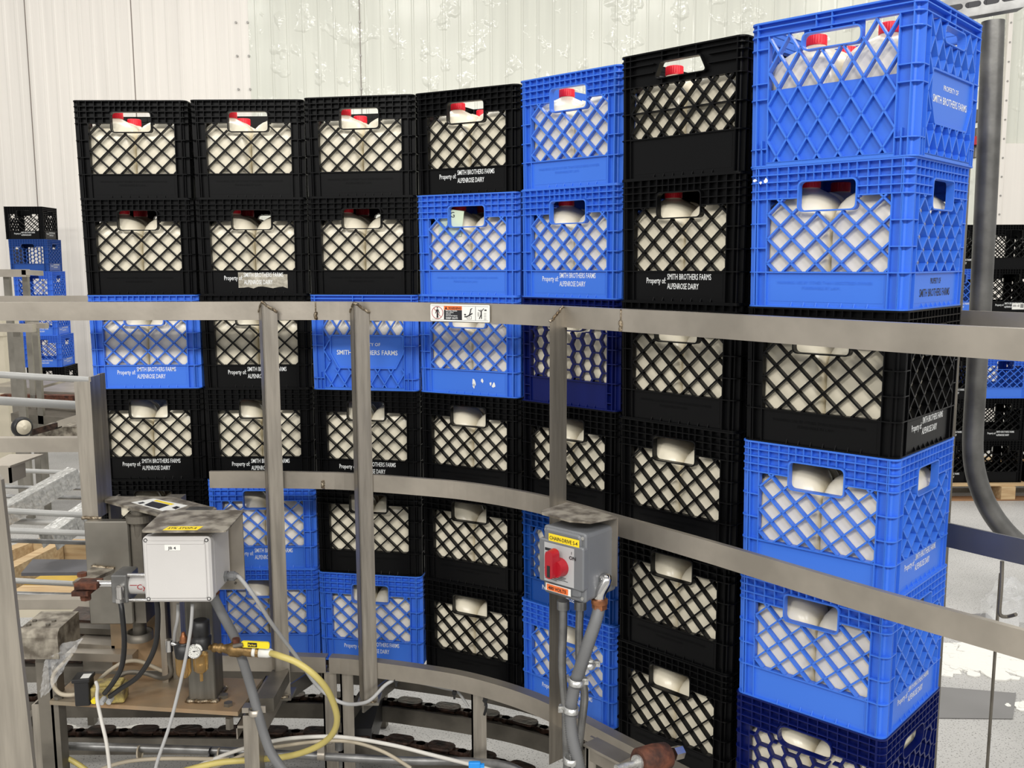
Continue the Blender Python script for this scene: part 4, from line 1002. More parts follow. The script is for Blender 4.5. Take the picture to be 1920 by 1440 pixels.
# plastic film hanging at the beam end
mb = MB(); nx_, nz_ = 9, 16; v = []; f = []
for j in range(nz_ + 1):
    t = j / nz_; c0 = P(122, 1206, 2.37).lerp(P(82, 1304, 2.34), t); wd_ = .05 * (1 - t) ** .7 + .008
    for i in range(nx_ + 1): a = i / nx_ - .5; v.append(c0 + Vector((a * wd_ * 1.6, rnd.uniform(-.006, .006), a * wd_ * .5 + rnd.uniform(-.003, .003))))
for j in range(nz_):
    for i in range(nx_): k = j * (nx_ + 1) + i; f.append((k, k + 1, k + nx_ + 2, k + nx_ + 1))
mb.add(v, f, False)
M['film'] = mat('crumpled_film', (.9, .91, .92), .1, alpha=.24, bump=1., bscale=50)
single('plastic_film', mb, 'film', 'crumpled clear plastic film hanging off the beam end', 'plastic film')
# ---- motor cover and beams at the left
mc = empty('motor_cover', P(80, 1235, 2.36), 0, 'dusty sheet steel cover box left of the rusty plate table', 'cover')
x0, x1 = P(34, 1200, 2.36).x, P(108, 1200, 2.36).x; zt2, zb2 = P(60, 1182, 2.36).z, P(60, 1236, 2.36).z
prof = [(0, zb2), (0, zt2 - .02), (.004, zt2 - .008), (.014, zt2), (.125, zt2 + .004), (.125, zb2)]
b = MB(); b.prism([(x0, 2.36 + a, z) for a, z in prof], (x1 - x0, 0, 0)); b.build('sheet', 'dusty', mc)
b = MB()
for u, v in ((65, 1164), (54, 1171), (101, 1164), (90, 1171)): p = Pz(u, v, zt2 + .003); b.cyl(p - Vector((0, 0, .004)), p + Vector((0, 0, .003)), .006, n=8)
b.build('screw', 'steel_dark', mc)
b = MB(); b.bb((x0 + .02, 2.40, 0), (x0 + .06, 2.44, zb2)); b.bb((x1 - .05, 2.40, 0), (x1 - .03, 2.44, zb2)); b.build('support_leg', 'steel_dark', mc)
dk = empty('infeed_frame', P(150, 1240, 2.6), 0, 'dark steel frame beams between the cover box and the hinge', 'frame'); dk.location.z = 0
for (u0, v0, u1, v1, h, y, m) in ((122, 1224, 248, 1228, 16, 2.52, 'steel'), (140, 1206, 215, 1211, 14, 2.56, 'steel'), (115, 1176, 210, 1180, 12, 2.62, 'steel_dark'), (118, 1160, 178, 1164, 12, 2.66, 'chain')):
    a, c_ = P(u0, v0, y), P(u1, v1, y); hh = h / F * y
    b = MB(); b.prism([a, c_, c_ - Vector((0, 0, hh)), a - Vector((0, 0, hh))], (0, .10, 0)); b.build('beam', m, dk)
b = MB()
for u in (70, 88): x = P(u, 1300, 2.5).x; b.bb((x, 2.5, 0), (x + .02, 2.54, P(u, 1240, 2.5).z))
b.build('leg', 'steel_dark', dk)
# ---- near post at the edge of the view
b = MB(); y = 1.25; a, c_ = P(-60, 900, y), P(2, 900, y); a2, c2 = P(-30, 1470, y), P(66, 1470, y)
z0 = 0.; k = (c_.z - z0) / (c_.z - c2.z)
bl, br_ = a + (a2 - a) * k, c_ + (c2 - c_) * k
b.prism([Vector((a.x, y, a.z + .06)), Vector((c_.x, y, c_.z)), Vector((br_.x, y, .0)), Vector((bl.x, y, .0))], (0, .008, 0))
single('guard_post', b, 'steel_v', 'blurred steel post in the near left corner', 'post')
b = MB(); a, c_ = P(-30, 877, 1.9), P(19, 877, 1.9); b.bb((a.x, 1.9, P(0, 906, 1.9).z), (c_.x, 1.905, a.z)); b.bb((c_.x - .004, 1.9, P(0, 906, 1.9).z), (c_.x, 1.96, a.z)); b.prism([(a.x, 1.9, a.z), (c_.x, 1.9, a.z), (c_.x + .02, 2.0, a.z + .004), (a.x, 2.0, a.z + .004)], (0, 0, .004))
b.bb((a.x - .03, 1.93, 0), (a.x, 1.96, a.z)); single('rail_end', b, 'steel', 'cut steel rail end at the near left edge', 'rail')
# ---- left frame rail
b = MB(); a, c_ = P(-60, 822, 2.52), P(152, 822, 2.52); b.bb((a.x, 2.52, P(50, 848, 2.52).z), (c_.x, 2.526, a.z)); b.bb((a.x, 2.526, a.z - .006), (c_.x, 2.55, a.z)); b.bb((a.x, 2.53, 0), (a.x + .05, 2.56, a.z))
single('side_rail', b, 'steel', 'short steel side rail meeting the tall stop arm post', 'rail')
# ---- walkway railing pipes and scaffold pieces behind
rails = empty('pipe_railing', P(80, 1000, 3.6), 0, 'pale grey pipe railing behind the stop arm', 'railing'); rails.location.z = 0
PR = ((-40, 700, 190, 714, 6.5, 3.6), (-40, 749, 160, 761, 8.5, 3.3), (-20, 880, 200, 889, 4.5, 4.2), (-20, 956, 240, 970, 6, 3.2), (-20, 993, 240, 1003, 6, 3.15), (-20, 1012, 240, 1020, 4.5, 3.25), (-20, 912, 200, 917, 3.5, 4.3), (-20, 930, 200, 934, 4, 4.2), (-20, 975, 200, 984, 6, 3.9), (-20, 1086, 200, 1098, 5.5, 3.0), (-20, 1112, 200, 1118, 5, 3.0))
for i, (u0, v0, u1, v1, r, y) in enumerate(PR):
    b = MB(); a, c_ = P(u0, v0, y), P(u1, v1, y + .1); b.cyl(a, c_, r / F * y); b.build('pipe', 'pipe_grey' if r > 5 or i in (2,) else 'galv', rails)
for u, y in ((-75, 3.35), (215, 3.4)):
    b = MB(); x = P(u, 900, y).x; b.cyl((x, y + .1, 0), (x, y + .1, P(u, 703, y).z), .022); b.build('upright', 'pipe_grey', rails)
def ladder(name, pa, pb, w, hgt, lab):
    a, c_ = Vector(pa), Vector(pb); d = (c_ - a); L = d.length; d.normalize(); s_ = d.cross(Vector((0, 0, 1))).normalized(); u_ = s_.cross(d)
    R = Matrix((d, s_, u_)).transposed(); mb = MB(); m_ = (a + c_) / 2; mb.box(m_, (L, w, .004), R)
    for sg in (-1, 1): mb.box(m_ + s_ * sg * w / 2 - u_ * hgt / 2, (L, .004, hgt), R)
    n = int(L / .035)
    for k in range(n):
        for sg in (-1, 1): mb.box(a + d * (k + .5) * L / n + s_ * sg * (w / 2 + .002) - u_ * hgt * .5, (.016, .003, hgt * .45), R)
    return single(name, mb, 'galv_bright', lab, 'channel', 'slotted steel channels by the railing')
ladder('slotted_channel', P(-60, 985, 3.7), P(136, 878, 4.1), .07, .075, 'longer bright slotted steel channel slanting up beyond the pipe railing')
ladder('slotted_channel', P(84, 1000, 3.45), P(185, 930, 3.7), .07, .07, 'shorter bright slotted steel channel leaning beside the stop arm post')
# pallets on the floor at the left, seen through the railing
def pallet(name, corners, z, lab, m='wood', deck=5, group=None):
    a, b_, c_, d_ = [Vector(p) for p in corners]; t = empty(name, (a + b_ + c_ + d_) / 4, 0, lab, 'pallet', group); t.location.z = z - .12
    for k in range(deck):
        s0, s1 = k / deck + .02, (k + .78) / deck
        q = [a.lerp(d_, s0), b_.lerp(c_, s0), b_.lerp(c_, s1), a.lerp(d_, s1)]
        mb = MB(); mb.prism([Vector((p.x, p.y, z)) for p in q], (0, 0, -.018)); mb.build('deck_board', m, t)
    for s in (0., .46, .92):
        q = [a.lerp(b_, s), a.lerp(b_, s + .08), d_.lerp(c_, s + .08), d_.lerp(c_, s)]
        mb = MB(); mb.prism([Vector((p.x, p.y, z - .018)) for p in q], (0, 0, -.085)); mb.build('stringer', m, t)
    mb = MB(); q = [a, b_, b_.lerp(c_, .1), a.lerp(d_, .1)]; mb.prism([Vector((p.x, p.y, z - .103)) for p in q], (0, 0, -.016)); mb.build('bottom_board', 'wood_dark', t); return t
bxw = empty('wooden_box', Vector((P(100, 1080, 3.6).x, 3.6, 0)), 0, 'open pale wooden box on the floor behind the pipe railing', 'wooden box')
zw = P(100, 1020, 3.75).z
def plank(u0, v0, u1, v1, h, th, m, zz_=None):
    a, c_ = Pz(u0, v0, zz_ or zw), Pz(u1, v1, zz_ or zw); d = (c_ - a).normalized(); n_v = Vector((-d.y, d.x, 0)) * th
    b = MB(); b.prism([a, c_, c_ + n_v, a + n_v], (0, 0, -h)); b.build('board', m, bxw)
plank(-10, 1082, 118, 1018, .085, .05, 'wood'); plank(-30, 1052, 60, 1017, .085, .05, 'wood'); plank(60, 1016, 240, 1019, .09, .05, 'wood'); plank(5, 1110, 200, 1112, .03, .10, 'wood', .03)
b = MB(); b.prism([Pz(0, 1100, .02), Pz(220, 1100, .02), Pz(220, 1066, .02), Pz(30, 1066, .02)], (0, 0, .02)); b.build('bottom_board', 'wood_yellow', bxw)
b = MB(); b.prism([Pz(40, 1080, zw + .004), Pz(230, 1078, zw + .004), Pz(230, 1055, zw + .004), Pz(62, 1054, zw + .004)], (0, 0, .012)); single('grey_slat', b, 'steel_blue', 'grey metal slat lying across the pale wooden box', 'slat')
for u0, v0, v1, m, lab in ((20, 1125, 1142.5, 'steel', 'grey steel channel bar below the wooden box'), (22, 1143, 1158, 'cream_bar', 'cream painted bar under the grey channel bar beside the dusty cover box')):
    b = MB(); y = 2.92; b.bb((-1.95, y, P(u0, v1, y).z), (P(196, v0, y).x, y + .05, P(u0, v0, y).z))
    if m == 'cream_bar': b.bb((-1.94, y + .005, 0), (-1.89, y + .045, P(u0, v1, y).z))
    single('channel_bar', b, m, lab, 'bar')
# ---- conveyor at the far left with its crates
fc = empty('far_conveyor', P(90, 760, 6.2), 0, 'distant steel conveyor frame carrying a crate stack at the far wall', 'conveyor'); fc.location.z = 0
def barp(name, u0, v0, u1, v1, h, y, dep, m):
    a, c_ = P(u0, v0, y), P(u1, v1, y); hh = h / F * y; b = MB(); b.prism([a, c_, c_ - Vector((0, 0, hh)), a - Vector((0, 0, hh))], (0, dep, 0)); return b.build(name, m, fc)
barp('rail', -40, 505, 48, 505, 14, 6.0, .05, 'steel'); barp('rail', -40, 607, 60, 608, 15, 5.6, .05, 'steel'); barp('rail', 40, 506, 74, 508, 9, 6.0, .05, 'steel'); barp('rail', 50, 605, 84, 607, 9, 5.8, .05, 'steel')
for u0, u1, v0, v1, y in ((15, 26, 518, 735, 6.05), (50, 60, 508, 735, 6.1), (26, 40, 622, 735, 5.7), (62, 72, 600, 738, 5.9)):
    b = MB(); x0, x1 = P(u0, 650, y).x, P(u1, 650, y).x; b.bb((x0, y, 0), (x1, y + .03, P(u0, v0, y).z)); b.build('post', 'steel_mid', fc)
barp('side_frame', -20, 724, 62, 728, 12, 6.3, .5, 'steel'); barp('side_frame', 62, 733, 200, 738, 14, 6.2, .5, 'steel'); barp('rust_beam', 0, 740, 200, 743, 10, 6.1, .06, 'rust'); barp('side_frame', 20, 775, 200, 790, 16, 5.9, .3, 'steel_dark')
barp('drum_guard', 70, 802, 200, 798, 18, 5.5, .2, 'dusty'); barp('brace', 60, 805, 108, 792, 12, 5.4, .05, 'chain'); barp('brace', 106, 790, 150, 776, 12, 5.4, .05, 'steel')
b = MB(); p = P(38, 800, 5.3); b.lathe(p, (.8, -.55, 0), [(0, .05), (.008, .058), (.03, .058), (.036, .048)], 24); b.build('tyre', 'black_rubber', fc); b = MB(); b.lathe(p + Vector((.030, -.0205, 0)), (.8, -.55, 0), [(0, .042), (.006, .042), (.008, .015), (.014, .012)], 24); b.build('wheel', 'cream_bar', fc)
def bgcrate(loc, rz, kind, col, lab, grp, letters=()):
    c = make_crate(kind, col, [(t, s, i) for t, s, i in letters]); c.location = loc; c.rotation_euler = (0, 0, rz); return tag(c, lab, 'milk crate', grp)
zt_ = P(47, 387, 8.3).z
for k, (kd, cl, lt) in enumerate((('diamond', 'black', 1), ('hex', 'royal', 0), ('diamond', 'blue', 0), ('diamond', 'blue', 1), ('diamond', 'blue', 1), ('diamond', 'black', 0))):
    fl_ = P(13 + 4.4 * k, 500, 8.3); ya = math.radians(4)
    bgcrate((fl_.x + W / 2 * math.cos(ya) - W / 2 * math.sin(ya), 8.3 + W / 2 * math.sin(ya) + W / 2 * math.cos(ya), zt_ - (k + 1) * H), ya, kd, cl, f'empty {CNAME[cl]} milk crate, {ORD[k]} of the lone stack against the far wall', 'empty crates on the far conveyor', [('property', 0, 'white_ink')] * lt + [('property', 1, 'white_ink')])
    if k == 5: bed_z = zt_ - 6 * H - .001; bed_x = fl_.x
b = MB(); b.bb((bed_x - .3, 8.15, bed_z - .12), (bed_x + .8, 8.8, bed_z)); b.build('bed', 'dusty', fc)
for x in (bed_x - .2, bed_x + .6):
    b = MB(); b.bb((x, 8.2, 0), (x + .06, 8.75, bed_z - .12)); b.build('leg', 'steel_dark', fc)
# ---- right side: stacks on a pallet
zt_ = P(1900, 421, 6.1).z; zb_ = zt_ - 6 * H
xa = P(1848, 500, 6.1).x
n_ = 0
for sx, yy, cols, nm in ((xa + .17, 6.27, ('black', 'black', 'blue', 'blue', 'black', 'black'), 'stack beside the bent pipe'), (xa - .175, 6.27, ('black', 'blue', 'black', 'black', 'black', 'black'), 'stack half hidden by the bent pipe'), (xa + .515, 6.27, ('black', 'black', 'black', 'blue', 'black', 'black'), 'stack at the view edge')):
    for k, cl in enumerate(cols):
        lt = [('property', 0, 'white_ink')] if cl == 'black' and k in (1, 4) or sx < xa else []
        c = bgcrate((sx, yy, zt_ - (k + 1) * H), 0, 'diamond', cl, f'empty {cl} milk crate, {ORD[k]} in pallet {nm}', 'empty crates on the pallet', lt)
        if sx > xa and sx < xa + .3 and k == 1:
            b = MB(); b.bb((.02, -W / 2 + .0025, .020), (.098, -W / 2 + .0032, .060)); o = b.build('bar_code_label', 'paper', None); o.parent = [q for q in c.children if q.name.startswith('base_band')][0]
            b = MB(); text_into(b, 'AAA - 60', (.025, -W / 2 + .0022, .037), .042, .016, None, .01)
            for q in range(9): b.bb((.074 + q * .0024, -W / 2 + .0018, .03), (.0752 + q * .0024, -W / 2 + .0024, .056))
            o2 = b.build('print', 'black_ink', None); o2.parent = o
pl_ = pallet('pallet', [(xa - .36, 6.06, 0), (xa + .80, 6.06, 0), (xa + .80, 7.0, 0), (xa - .36, 7.0, 0)], zb_ - .001, 'pale wooden pallet under the black crate stacks by the bent pipe')
if zb_ > .125:
    pallet('pallet', [(xa - .36, 6.04, 0), (xa + .80, 6.04, 0), (xa + .80, 7.0, 0), (xa - .36, 7.0, 0)], max(.119, zb_ - .121), 'browner wooden pallet underneath the pale pallet', 'wood_dark')
# bent pipe and strut
pi_ = empty('bent_pipe', P(1835, 585, 2.16), 0, 'dull grey vertical pipe bending at its foot behind the tallest blue stack', 'pipe')
Y = 2.22
b = MB(); b.tube([P(1862, 40, Y), P(1852, 300, Y), P(1838, 584, Y)], .0245, 18, 4); b.build('upper_pipe', 'pipe_dark', pi_)
b = MB(); b.tube([P(1836, 600, Y), P(1830, 720, Y), P(1824, 830, Y), P(1830, 890, Y), P(1850, 945, Y - .01), P(1880, 990, Y - .02), P(1920, 1027, Y - .03), P(1975, 1060, Y - .05), P(2040, 1110, Y - .08), P(2070, 1200, Y - .1), Vector((P(2072, 1400, Y - .1).x, Y - .1, .3)), Vector((P(2072, 1400, Y - .1).x, Y - .1, .0))], .0235, 18, 6); b.build('lower_pipe', 'pipe_dark', pi_)
b = MB(); p = P(1836, 590, Y); b.box(p, (.075, .06, .008)); b.build('flange', 'pipe_dark', pi_)
su = empty('strut_channel', P(1830, 20, Y), 0, 'slotted steel strut channel across the top of the bent pipe', 'strut')
a, c_ = P(1745, 28, Y), P(1915, -2, Y - .02); d = (c_ - a).normalized(); L = (c_ - a).length; R = Matrix((d, d.cross(Vector((0, 0, 1))).normalized() * -1, Vector((0, 0, 1)))).transposed(); m_ = (a + c_) / 2
b = MB(); b.box(m_ + Vector((0, -.02, 0)), (L, .003, .042), R); b.box(m_ + Vector((0, 0, .021)), (L, .042, .003), R); b.box(m_ + Vector((0, 0, -.021)), (L, .042, .003), R); b.build('channel', 'galv', su)
b = MB()
for k in (.22, .42, .62, .82): p = a + d * L * k + Vector((0, -.0225, .003)); b.box(p, (.022, .0015, .012), R); b.cyl(p + d * .011, p + d * .011 + Vector((0, .0015, 0)), .006, n=12); b.cyl(p - d * .011, p - d * .011 + Vector((0, .0015, 0)), .006, n=12)
b.build('slot', 'black_ink', su)
# red valve and clamps behind
vb = empty('wall_valve', P(1836, 280, 2.6), 0, 'small red lever with grey clamps showing behind the topmost blue crate', 'valve')
b = MB(); p = P(1834, 264, 2.6); b.box(p, (.03, .02, .022)); b.cyl(p + Vector((-.05, .015, 0)), p + Vector((0, .015, 0)), .008); b.build('lever', 'red_knob', vb)
b = MB(); b.rbox(P(1829, 262, 2.62), (.014, .03, .06), .004); b.rbox(P(1831, 218, 2.62), (.012, .03, .034), .004); b.rbox(P(1826, 285, 2.62), (.012, .03, .034), .004); x = P(1828, 250, 2.64); b.cyl((x.x - .01, 2.66, 0), (x.x - .01, 2.66, x.z + .12), .012); b.build('clamp', 'steel_dark', vb)
# rods and film at the right
b = MB(); b.cyl(Pz(1848, 1480, .0), P(1876, 1075, Pz(1848, 1480, 0).y), .0045); single('steel_rod', b, 'steel_dark', 'thin dark upright rod beyond the rails at the right edge', 'rod')
q_ = [p for p in RRC if pr_u(Vector((p.x, p.y, .96))) > 1800]
yh = min(RRC, key=lambda p: abs(pr_u(Vector((p.x, p.y, .96))) - 1879)).y + .014
b = MB(); b.tube([P(1879, 1052, yh), P(1878, 1090, yh), P(1876, 1120, yh), P(1874, 1146, yh), P(1878, 1155, yh), P(1890, 1156, yh), P(1905, 1152, yh - .02)], .0042, 8, 4); b.build('hooked_rod', 'steel_dark', rear)
mb = MB(); v = []; f = []; n_ = 12
for j in range(n_ + 1):
    for i in range(n_ + 1):
        q = Pz(1838 + i * 9, 1100 + j * 7 + (i % 3) * 3, .0); r_ = min(1, math.hypot(i - 6, j - 6) / 6.4); v.append(q + Vector((0, 0, .004 + (1 - r_ ** 2) * (.10 + rnd.uniform(-.03, .05)))))
for j in range(n_):
    for i in range(n_):
        if (i - 5.5) ** 2 + (j - 5.5) ** 2 < 36: k = j * (n_ + 1) + i; f.append((k, k + 1, k + n_ + 2, k + n_ + 1))
mb.add(v, f, True); single('plastic_film', mb, 'film', 'loose clear plastic film on the floor beyond the rails near the thin upright rod', 'plastic film')
# ---- disconnect switch on the third post
Y = 2.05
sw_ = empty('disconnect_switch', P(1070, 1140, Y), 0, 'grey electrical disconnect switch with red handle on the third guard post', 'disconnect switch')
yaw = math.radians(-42)
FLc, FRc = P(1021, 1060, Y), P(1021, 1060, Y)
ex = Vector((math.cos(yaw), math.sin(yaw), 0)); ey = Vector((-ex.y, ex.x, 0)); ez = Vector((0, 0, 1))
t_ = 0.; tgt = (1112 - 960) / F
# width so that the right edge of the face meets pixel column 1112
for k in range(60):
    q = FLc + ex * t_; t_ += .002
    if pr_u(q) >= 1098: break
SW = t_; zt3, zb3 = P(1025, 985, Y).z, P(1025, 1106, Y).z; SH = zt3 - zb3; O = Vector((FLc.x, FLc.y, zb3))
def S(a, b_, l=0.): return O + ex * a * SW + ez * b_ * SH - ey * l
RSW = Matrix((ex, ey, ez)).transposed(); RSX = RSW @ RX
b = MB(); b.rbox(S(.5, .5, -.056), (SW, SH * 1.02, .105), .008, RSX); b.build('body', 'switch_grey', sw_)
b = MB(); b.rbox(S(.5, .5, -.003), (SW, SH * 1.04, .014), .008, RSX); b.rbox(S(.48, .5, .004), (SW * 1.05, SH * .66, .020), .006, RSX); b.rbox(S(.48, .52, .002), (SW * .86, SH * .95, .016), .010, RSX); cv = b.build('cover', 'switch_grey', sw_)
b = MB()
for a, c_ in ((.07, .95), (.93, .95), (.93, .05), (.07, .05)): p = S(a, c_, .003); b.cyl(p, p - ey * .003, .004, n=10)
b.build('screw', 'galv_bright', cv)
b = MB(); b.bb((0, 0, 0), (1, 1, 1)); b = MB(); b.prism([S(.10, .20, .0145), S(.80, .20, .0145), S(.80, .79, .0145), S(.10, .79, .0145)], -ey * .0006); lb = b.build('face_label', 'light_grey', cv)
b = MB(); b.prism([S(.12, .67, .0154), S(.34, .67, .0154), S(.34, .71, .0154), S(.12, .71, .0154)], -ey * .0004)
text_into(b, 'ON', S(.69, .62, .0155), .15 * SW, .008, RSW, .03); text_into(b, 'OFF', S(.17, .375, .0155), .2 * SW, .008, RSW, .03); text_into(b, 'I', S(.74, .70, .0155), None, .006, RSW, .02); text_into(b, 'O', S(.11, .38, .0155), None, .006, RSW)
for k in range(5): b.prism([S(.12, .33 - k * .022, .0154), S((.5, .62, .6, .66, .4)[k], .33 - k * .022, .0154), S((.5, .62, .6, .66, .4)[k], .336 - k * .022, .0154), S(.12, .336 - k * .022, .0154)], -ey * .0004)
for k in range(4): b.prism([S(.13, .64 - k * .022, .0154), S(.26, .64 - k * .022, .0154), S(.26, .645 - k * .022, .0154), S(.13, .645 - k * .022, .0154)], -ey * .0004)
b.build('print', 'black_ink', lb)
b = MB(); b.prism([S(.19, .82, .0125), S(.90, .82, .0125), S(.90, .93, .0125), S(.19, .93, .0125)], -ey * .0006); lb = b.build('name_tape', 'yellow_label', cv)
b = MB(); text_into(b, 'CHAIN-DRIVE S-4', S(.215, .845, .0135), .65 * SW, .0085, RSW, .008); b.build('handwriting', 'black_ink', lb)
b = MB(); b.prism([S(.13, .055, .0135), S(.72, .055, .0135), S(.72, .165, .0135), S(.13, .165, .0135)], -ey * .0006); b.build('label_backing', 'paper', cv)
b = MB(); b.prism([S(.16, .065, .0145), S(.66, .065, .0145), S(.66, .155, .0145), S(.16, .155, .0145)], -ey * .0006); lb = b.build('voltage_label', 'orange', cv)
b = MB(); text_into(b, '480 VOLTS', S(.20, .085, .0155), .42 * SW, .0075, RSW, .02); b.build('lettering', 'black_ink', lb)
b = MB(); hc = S(.50, .47, .015); b.cyl(hc, hc - ey * .022, .021, .019, n=24); kn_ = b.build('handle_hub', 'red_knob', sw_)
hp2 = [Vector((p.x, p.y)) for p in rounded([(-.0125, -.022), (.0125, -.022), (.0125, .044), (-.0125, .044)], .012)]
b = MB(); q0 = hc + ex * -.006; l0 = [q0 + ex * p.x + ez * p.y - ey * .014 for p in hp2]; l1 = [q0 + ex * p.x * .86 + ez * (p.y * .93 + .001) - ey * .036 for p in hp2]; b.loft([l0, l1], True, False); hn = b.build('handle', 'red_knob', sw_)
b = MB(); b.prism([q0 + ex * p_[0] + ez * p_[1] - ey * .0368 for p_ in ((-.004, -.016), (.004, -.016), (.004, .010), (-.004, .010))], ey * .0008); b.build('lock_slot', 'black_rubber', hn)
# hood over the switch
zh = P(1090, 975, 2.0).z; hd_ = empty('switch_hood', Pz(1085, 965, zh), 0, 'dusty steel hood plate over the grey disconnect switch', 'hood')
b = MB(); b.prism([Pz(u, v, zh) for u, v in ((1015, 957), (1016, 962), (1068, 976), (1107, 979), (1157, 969), (1062, 942))], (0, 0, -.004)); b.build('plate', 'dusty', hd_)
q = [Pz(u, v, zh) for u, v in ((1157, 969), (1062, 942))]; b = MB(); b.prism([q[0] - ez * .002, q[1] - ez * .002, q[1] - ez * .16, q[0] - ez * .16], ey * .004); b.build('back_plate', 'steel', hd_)
# elbow, flexible conduit and rigid conduits
e0 = S(1., .26, -.055); e1 = e0 + ex * .016
b = MB(); el = empty('conduit_elbow', e0, 0, 'shiny conduit elbow with a copper nut on the side of the disconnect switch', 'elbow')
e2 = P(1124, 1128, 2.0); b.tube([e0 + ex * .002, e0 + ex * .012 , e2 + ez * .022 + ex * .002, e2 + ez * .004], .0135, 14, 5); b.build('elbow', 'chrome', el)
b = MB(); b.cyl(e2 + ez * .006, e2 - ez * .004, .0185, n=18); b.cyl(e2 - ez * .004, e2 - ez * .016, .017, n=6, smooth=False); b.build('nut', 'copper', el)
def cable2(pts, r, rd, lab):
    mb = MB(); mb.tube(pts, r, 14, 22, rd); return single('flexible_conduit', mb, 'conduit', lab, 'conduit')
cable2([e2 - ez * .012, P(1117, 1165, 1.99), P(1105, 1200, 1.99), P(1092, 1240, 2.0), P(1078, 1285, 2.02), P(1070, 1330, 2.02), P(1072, 1375, 2.01), P(1082, 1420, 2.0), P(1092, 1460, 1.99)],   .0125, .0022, 'ribbed grey flexible conduit hanging from the disconnect switch elbow')
for pts, y, lab in ((((1056, 1132), (1056, 1180), (1054, 1250), (1060, 1330), (1062, 1400), (1064, 1460)), 2.08, 'smooth grey conduit below the disconnect switch, next to the guard post'), (((1088, 1130), (1086, 1180), (1087, 1250), (1096, 1300), (1090, 1360), (1084, 1420), (1086, 1460)), 2.09, 'smooth grey conduit crossing behind the ribbed flexible conduit')):
    mb = MB(); mb.tube([P(u, v, y) for u, v in pts], .0095, 12, 5); mb.cyl(P(pts[0][0], 1126, y), P(pts[0][0], 1142, y), .0145, n=12); single('rigid_conduit', mb, 'galv', lab, 'conduit')
for i, (u, v, y, s) in enumerate(((1080, 1278, 2.01, 1), (1102, 1245, 2.05, 1), (1070, 1330, 2.01, -1), (1070, 1425, 2.0, 1))):
    b = MB(); p = P(u, v, y); b.lathe(p - ez * .007, (.12, 0, 1), [(0, .0175), (.014, .0175), (.014, .015), (0, .015)], 18); b.box(p + Vector((s * .02, 0, 0)), (.016, .004, .014)); b.cyl(p + Vector((s * .022, -.008, 0)), p + Vector((s * .022, .02, 0)), .004, n=8)
    single('pipe_clamp', b, 'galv_bright', ('steel strap clamp halfway down the ribbed flexible conduit', 'dark strap clamp behind the ribbed conduit above the middle one', 'steel strap clamp low on the conduits beside the guard post', 'round steel clamp at the foot of the conduits')[i], 'clamp', 'clamps on the conduits below the switch')
# ---- conduit, cables and valve along the bottom
mb = MB(); mb.tube([P(100, 1398, 2.50), P(250, 1402, 2.50), P(420, 1408, 2.50), P(600, 1418, 2.50), P(760, 1426, 2.50), P(880, 1428, 2.47), P(950, 1436, 2.42), P(990, 1455, 2.38)], .0115, 14, 6); single('rigid_conduit', mb, 'galv', 'long galvanised conduit running low across the conveyor legs', 'conduit')
b = MB(); p = P(603, 1415, 2.49); b.lathe(p - Vector((.01, 0, 0)), (1, 0, -.03), [(0, .0155), (.02, .0155)], 14); b.box(p + ez * .022, (.02, .02, .03)); b.cyl(p + Vector((-.03, 0, .036)), p + Vector((.03, 0, .036)), .005, n=8); single('pipe_clamp', b, 'steel', 'beam clamp holding the long low conduit to the conveyor leg', 'clamp')
for pts, m, r, lab in ((((340, 1450), (430, 1412), (520, 1388), (600, 1381), (660, 1384), (740, 1398), (820, 1418), (930, 1445)), 'white_cable', .0055, 'cream cable running along the near conveyor track'),
                       (((380, 1450), (470, 1410), (540, 1397), (610, 1389), (665, 1392), (720, 1410), (770, 1440)), 'beige_cable', .005, 'beige cable below the cream one along the conveyor track'),
                       (((90, 1408), (115, 1416), (145, 1432), (170, 1450)), 'hose', .007, 'yellow hose end by the left stand leg'),
                       (((170, 1450), (220, 1432), (270, 1424), (340, 1422), (430, 1424)), 'beige_cable', .0055, 'pale hose lying below the long low conduit')):
    mb = MB(); mb.tube([P(u, v, 2.44) for u, v in pts], r, 9, 6); single('cable', mb, m, lab, 'cable')
for i, (u, m) in enumerate(((262, 'beige_cable'), (396, 'black_rubber'), (412, 'beige_cable'), (444, 'black_rubber'))):
    b = MB(); p = P(u, 1408 + (u - 262) * .03, 2.49); b.lathe(p - Vector((.002, 0, .006)), (1, 0, .1), [(0, .021), (.004, .021), (.004, .019), (0, .019)], 14); single('cable_tie', b, m, ('pale cable tie with an upright tail on the long low conduit', 'black cable tie, first of three close together', 'pale cable tie between two black ones', 'black cable tie next to the right stand leg')[i], 'cable tie', 'cable ties on the low conduit')
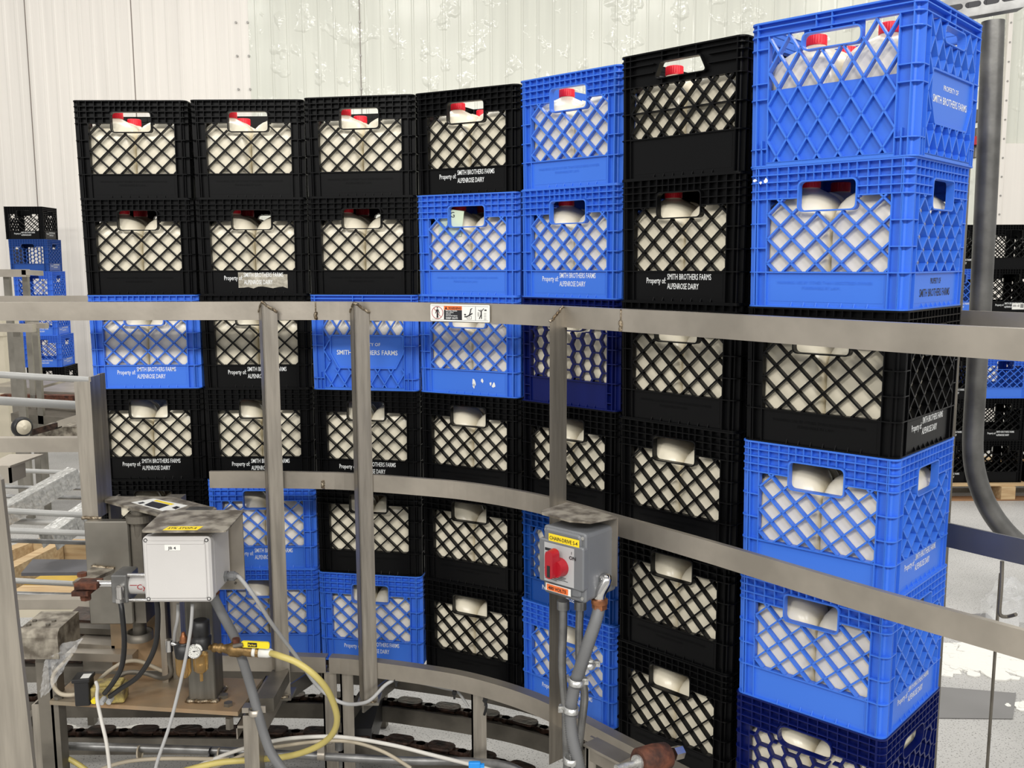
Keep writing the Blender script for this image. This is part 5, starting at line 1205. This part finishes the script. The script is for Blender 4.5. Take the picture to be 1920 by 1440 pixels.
b = MB(); p = P(890, 1434, 2.2); b.rbox(p, (.03, .012, .016), .004); b.box(p + Vector((.018, 0, -.002)), (.012, .008, .008)); single('blue_valve', b, mat('bright_blue', (.02, .30, .85), .4), 'tiny bright blue hose clip on the floor cable', 'clip')
b = MB(); p = P(502, 1400, 2.3); b.cyl(P(636, 1405, 2.58), P(636, 1390, 2.58), .012); single('pipe_stub', b, 'galv', 'short upright pipe stub at the foot of the twin conveyor legs', 'pipe')
# ------------------------------------------------------------------ light, world, camera
w = bpy.data.worlds.new('World'); bpy.context.scene.world = w; w.use_nodes = True
w.node_tree.nodes['Background'].inputs[0].default_value = (1, .985, .96, 1); w.node_tree.nodes['Background'].inputs[1].default_value = .58
def lamp(x, y, z, e, sx=1.3, sy=.5, rot=0.):
    l = bpy.data.lights.new('ceiling_or_fill_light', 'AREA'); l.shape = 'RECTANGLE'; l.size = sx; l.size_y = sy; l.energy = e; l.color = (1, .97, .92)
    o = bpy.data.objects.new('ceiling_or_fill_light', l); C.objects.link(o); o.location = (x, y, z); o.rotation_euler = (rot, 0, 0); return o
for x in (-3.6, -1.2, 1.2, 3.6): lamp(x, -3.2, 4.4, 118, rot=math.radians(52))  # added fill row behind the camera, tilted to brighten the crate fronts
for x in (-4.2, -1.2, 1.8, 4.8):
    for y, e in ((1.2, 20), (4.4, 30), (6.6, 48)): lamp(x, y, 5.3, e)
cam = bpy.data.cameras.new('camera'); co = bpy.data.objects.new('camera', cam); C.objects.link(co)
cam.sensor_width = 36; cam.lens = F / 1920 * 36; cam.clip_end = 60; cam.clip_start = .05
co.location = (0, 0, HC)
co.rotation_euler = (Matrix.Rotation(PI / 2 - PIT, 3, 'X') @ Matrix.Rotation(-ROLL, 3, 'Z')).to_euler()
sc = bpy.context.scene; sc.camera = co
sc.view_settings.view_transform = 'Standard'; sc.view_settings.look = 'None'; sc.view_settings.exposure = 0; sc.view_settings.gamma = 1
sc.view_settings.use_curve_mapping = False
sc.cycles.max_bounces = 8; sc.cycles.use_denoising = True
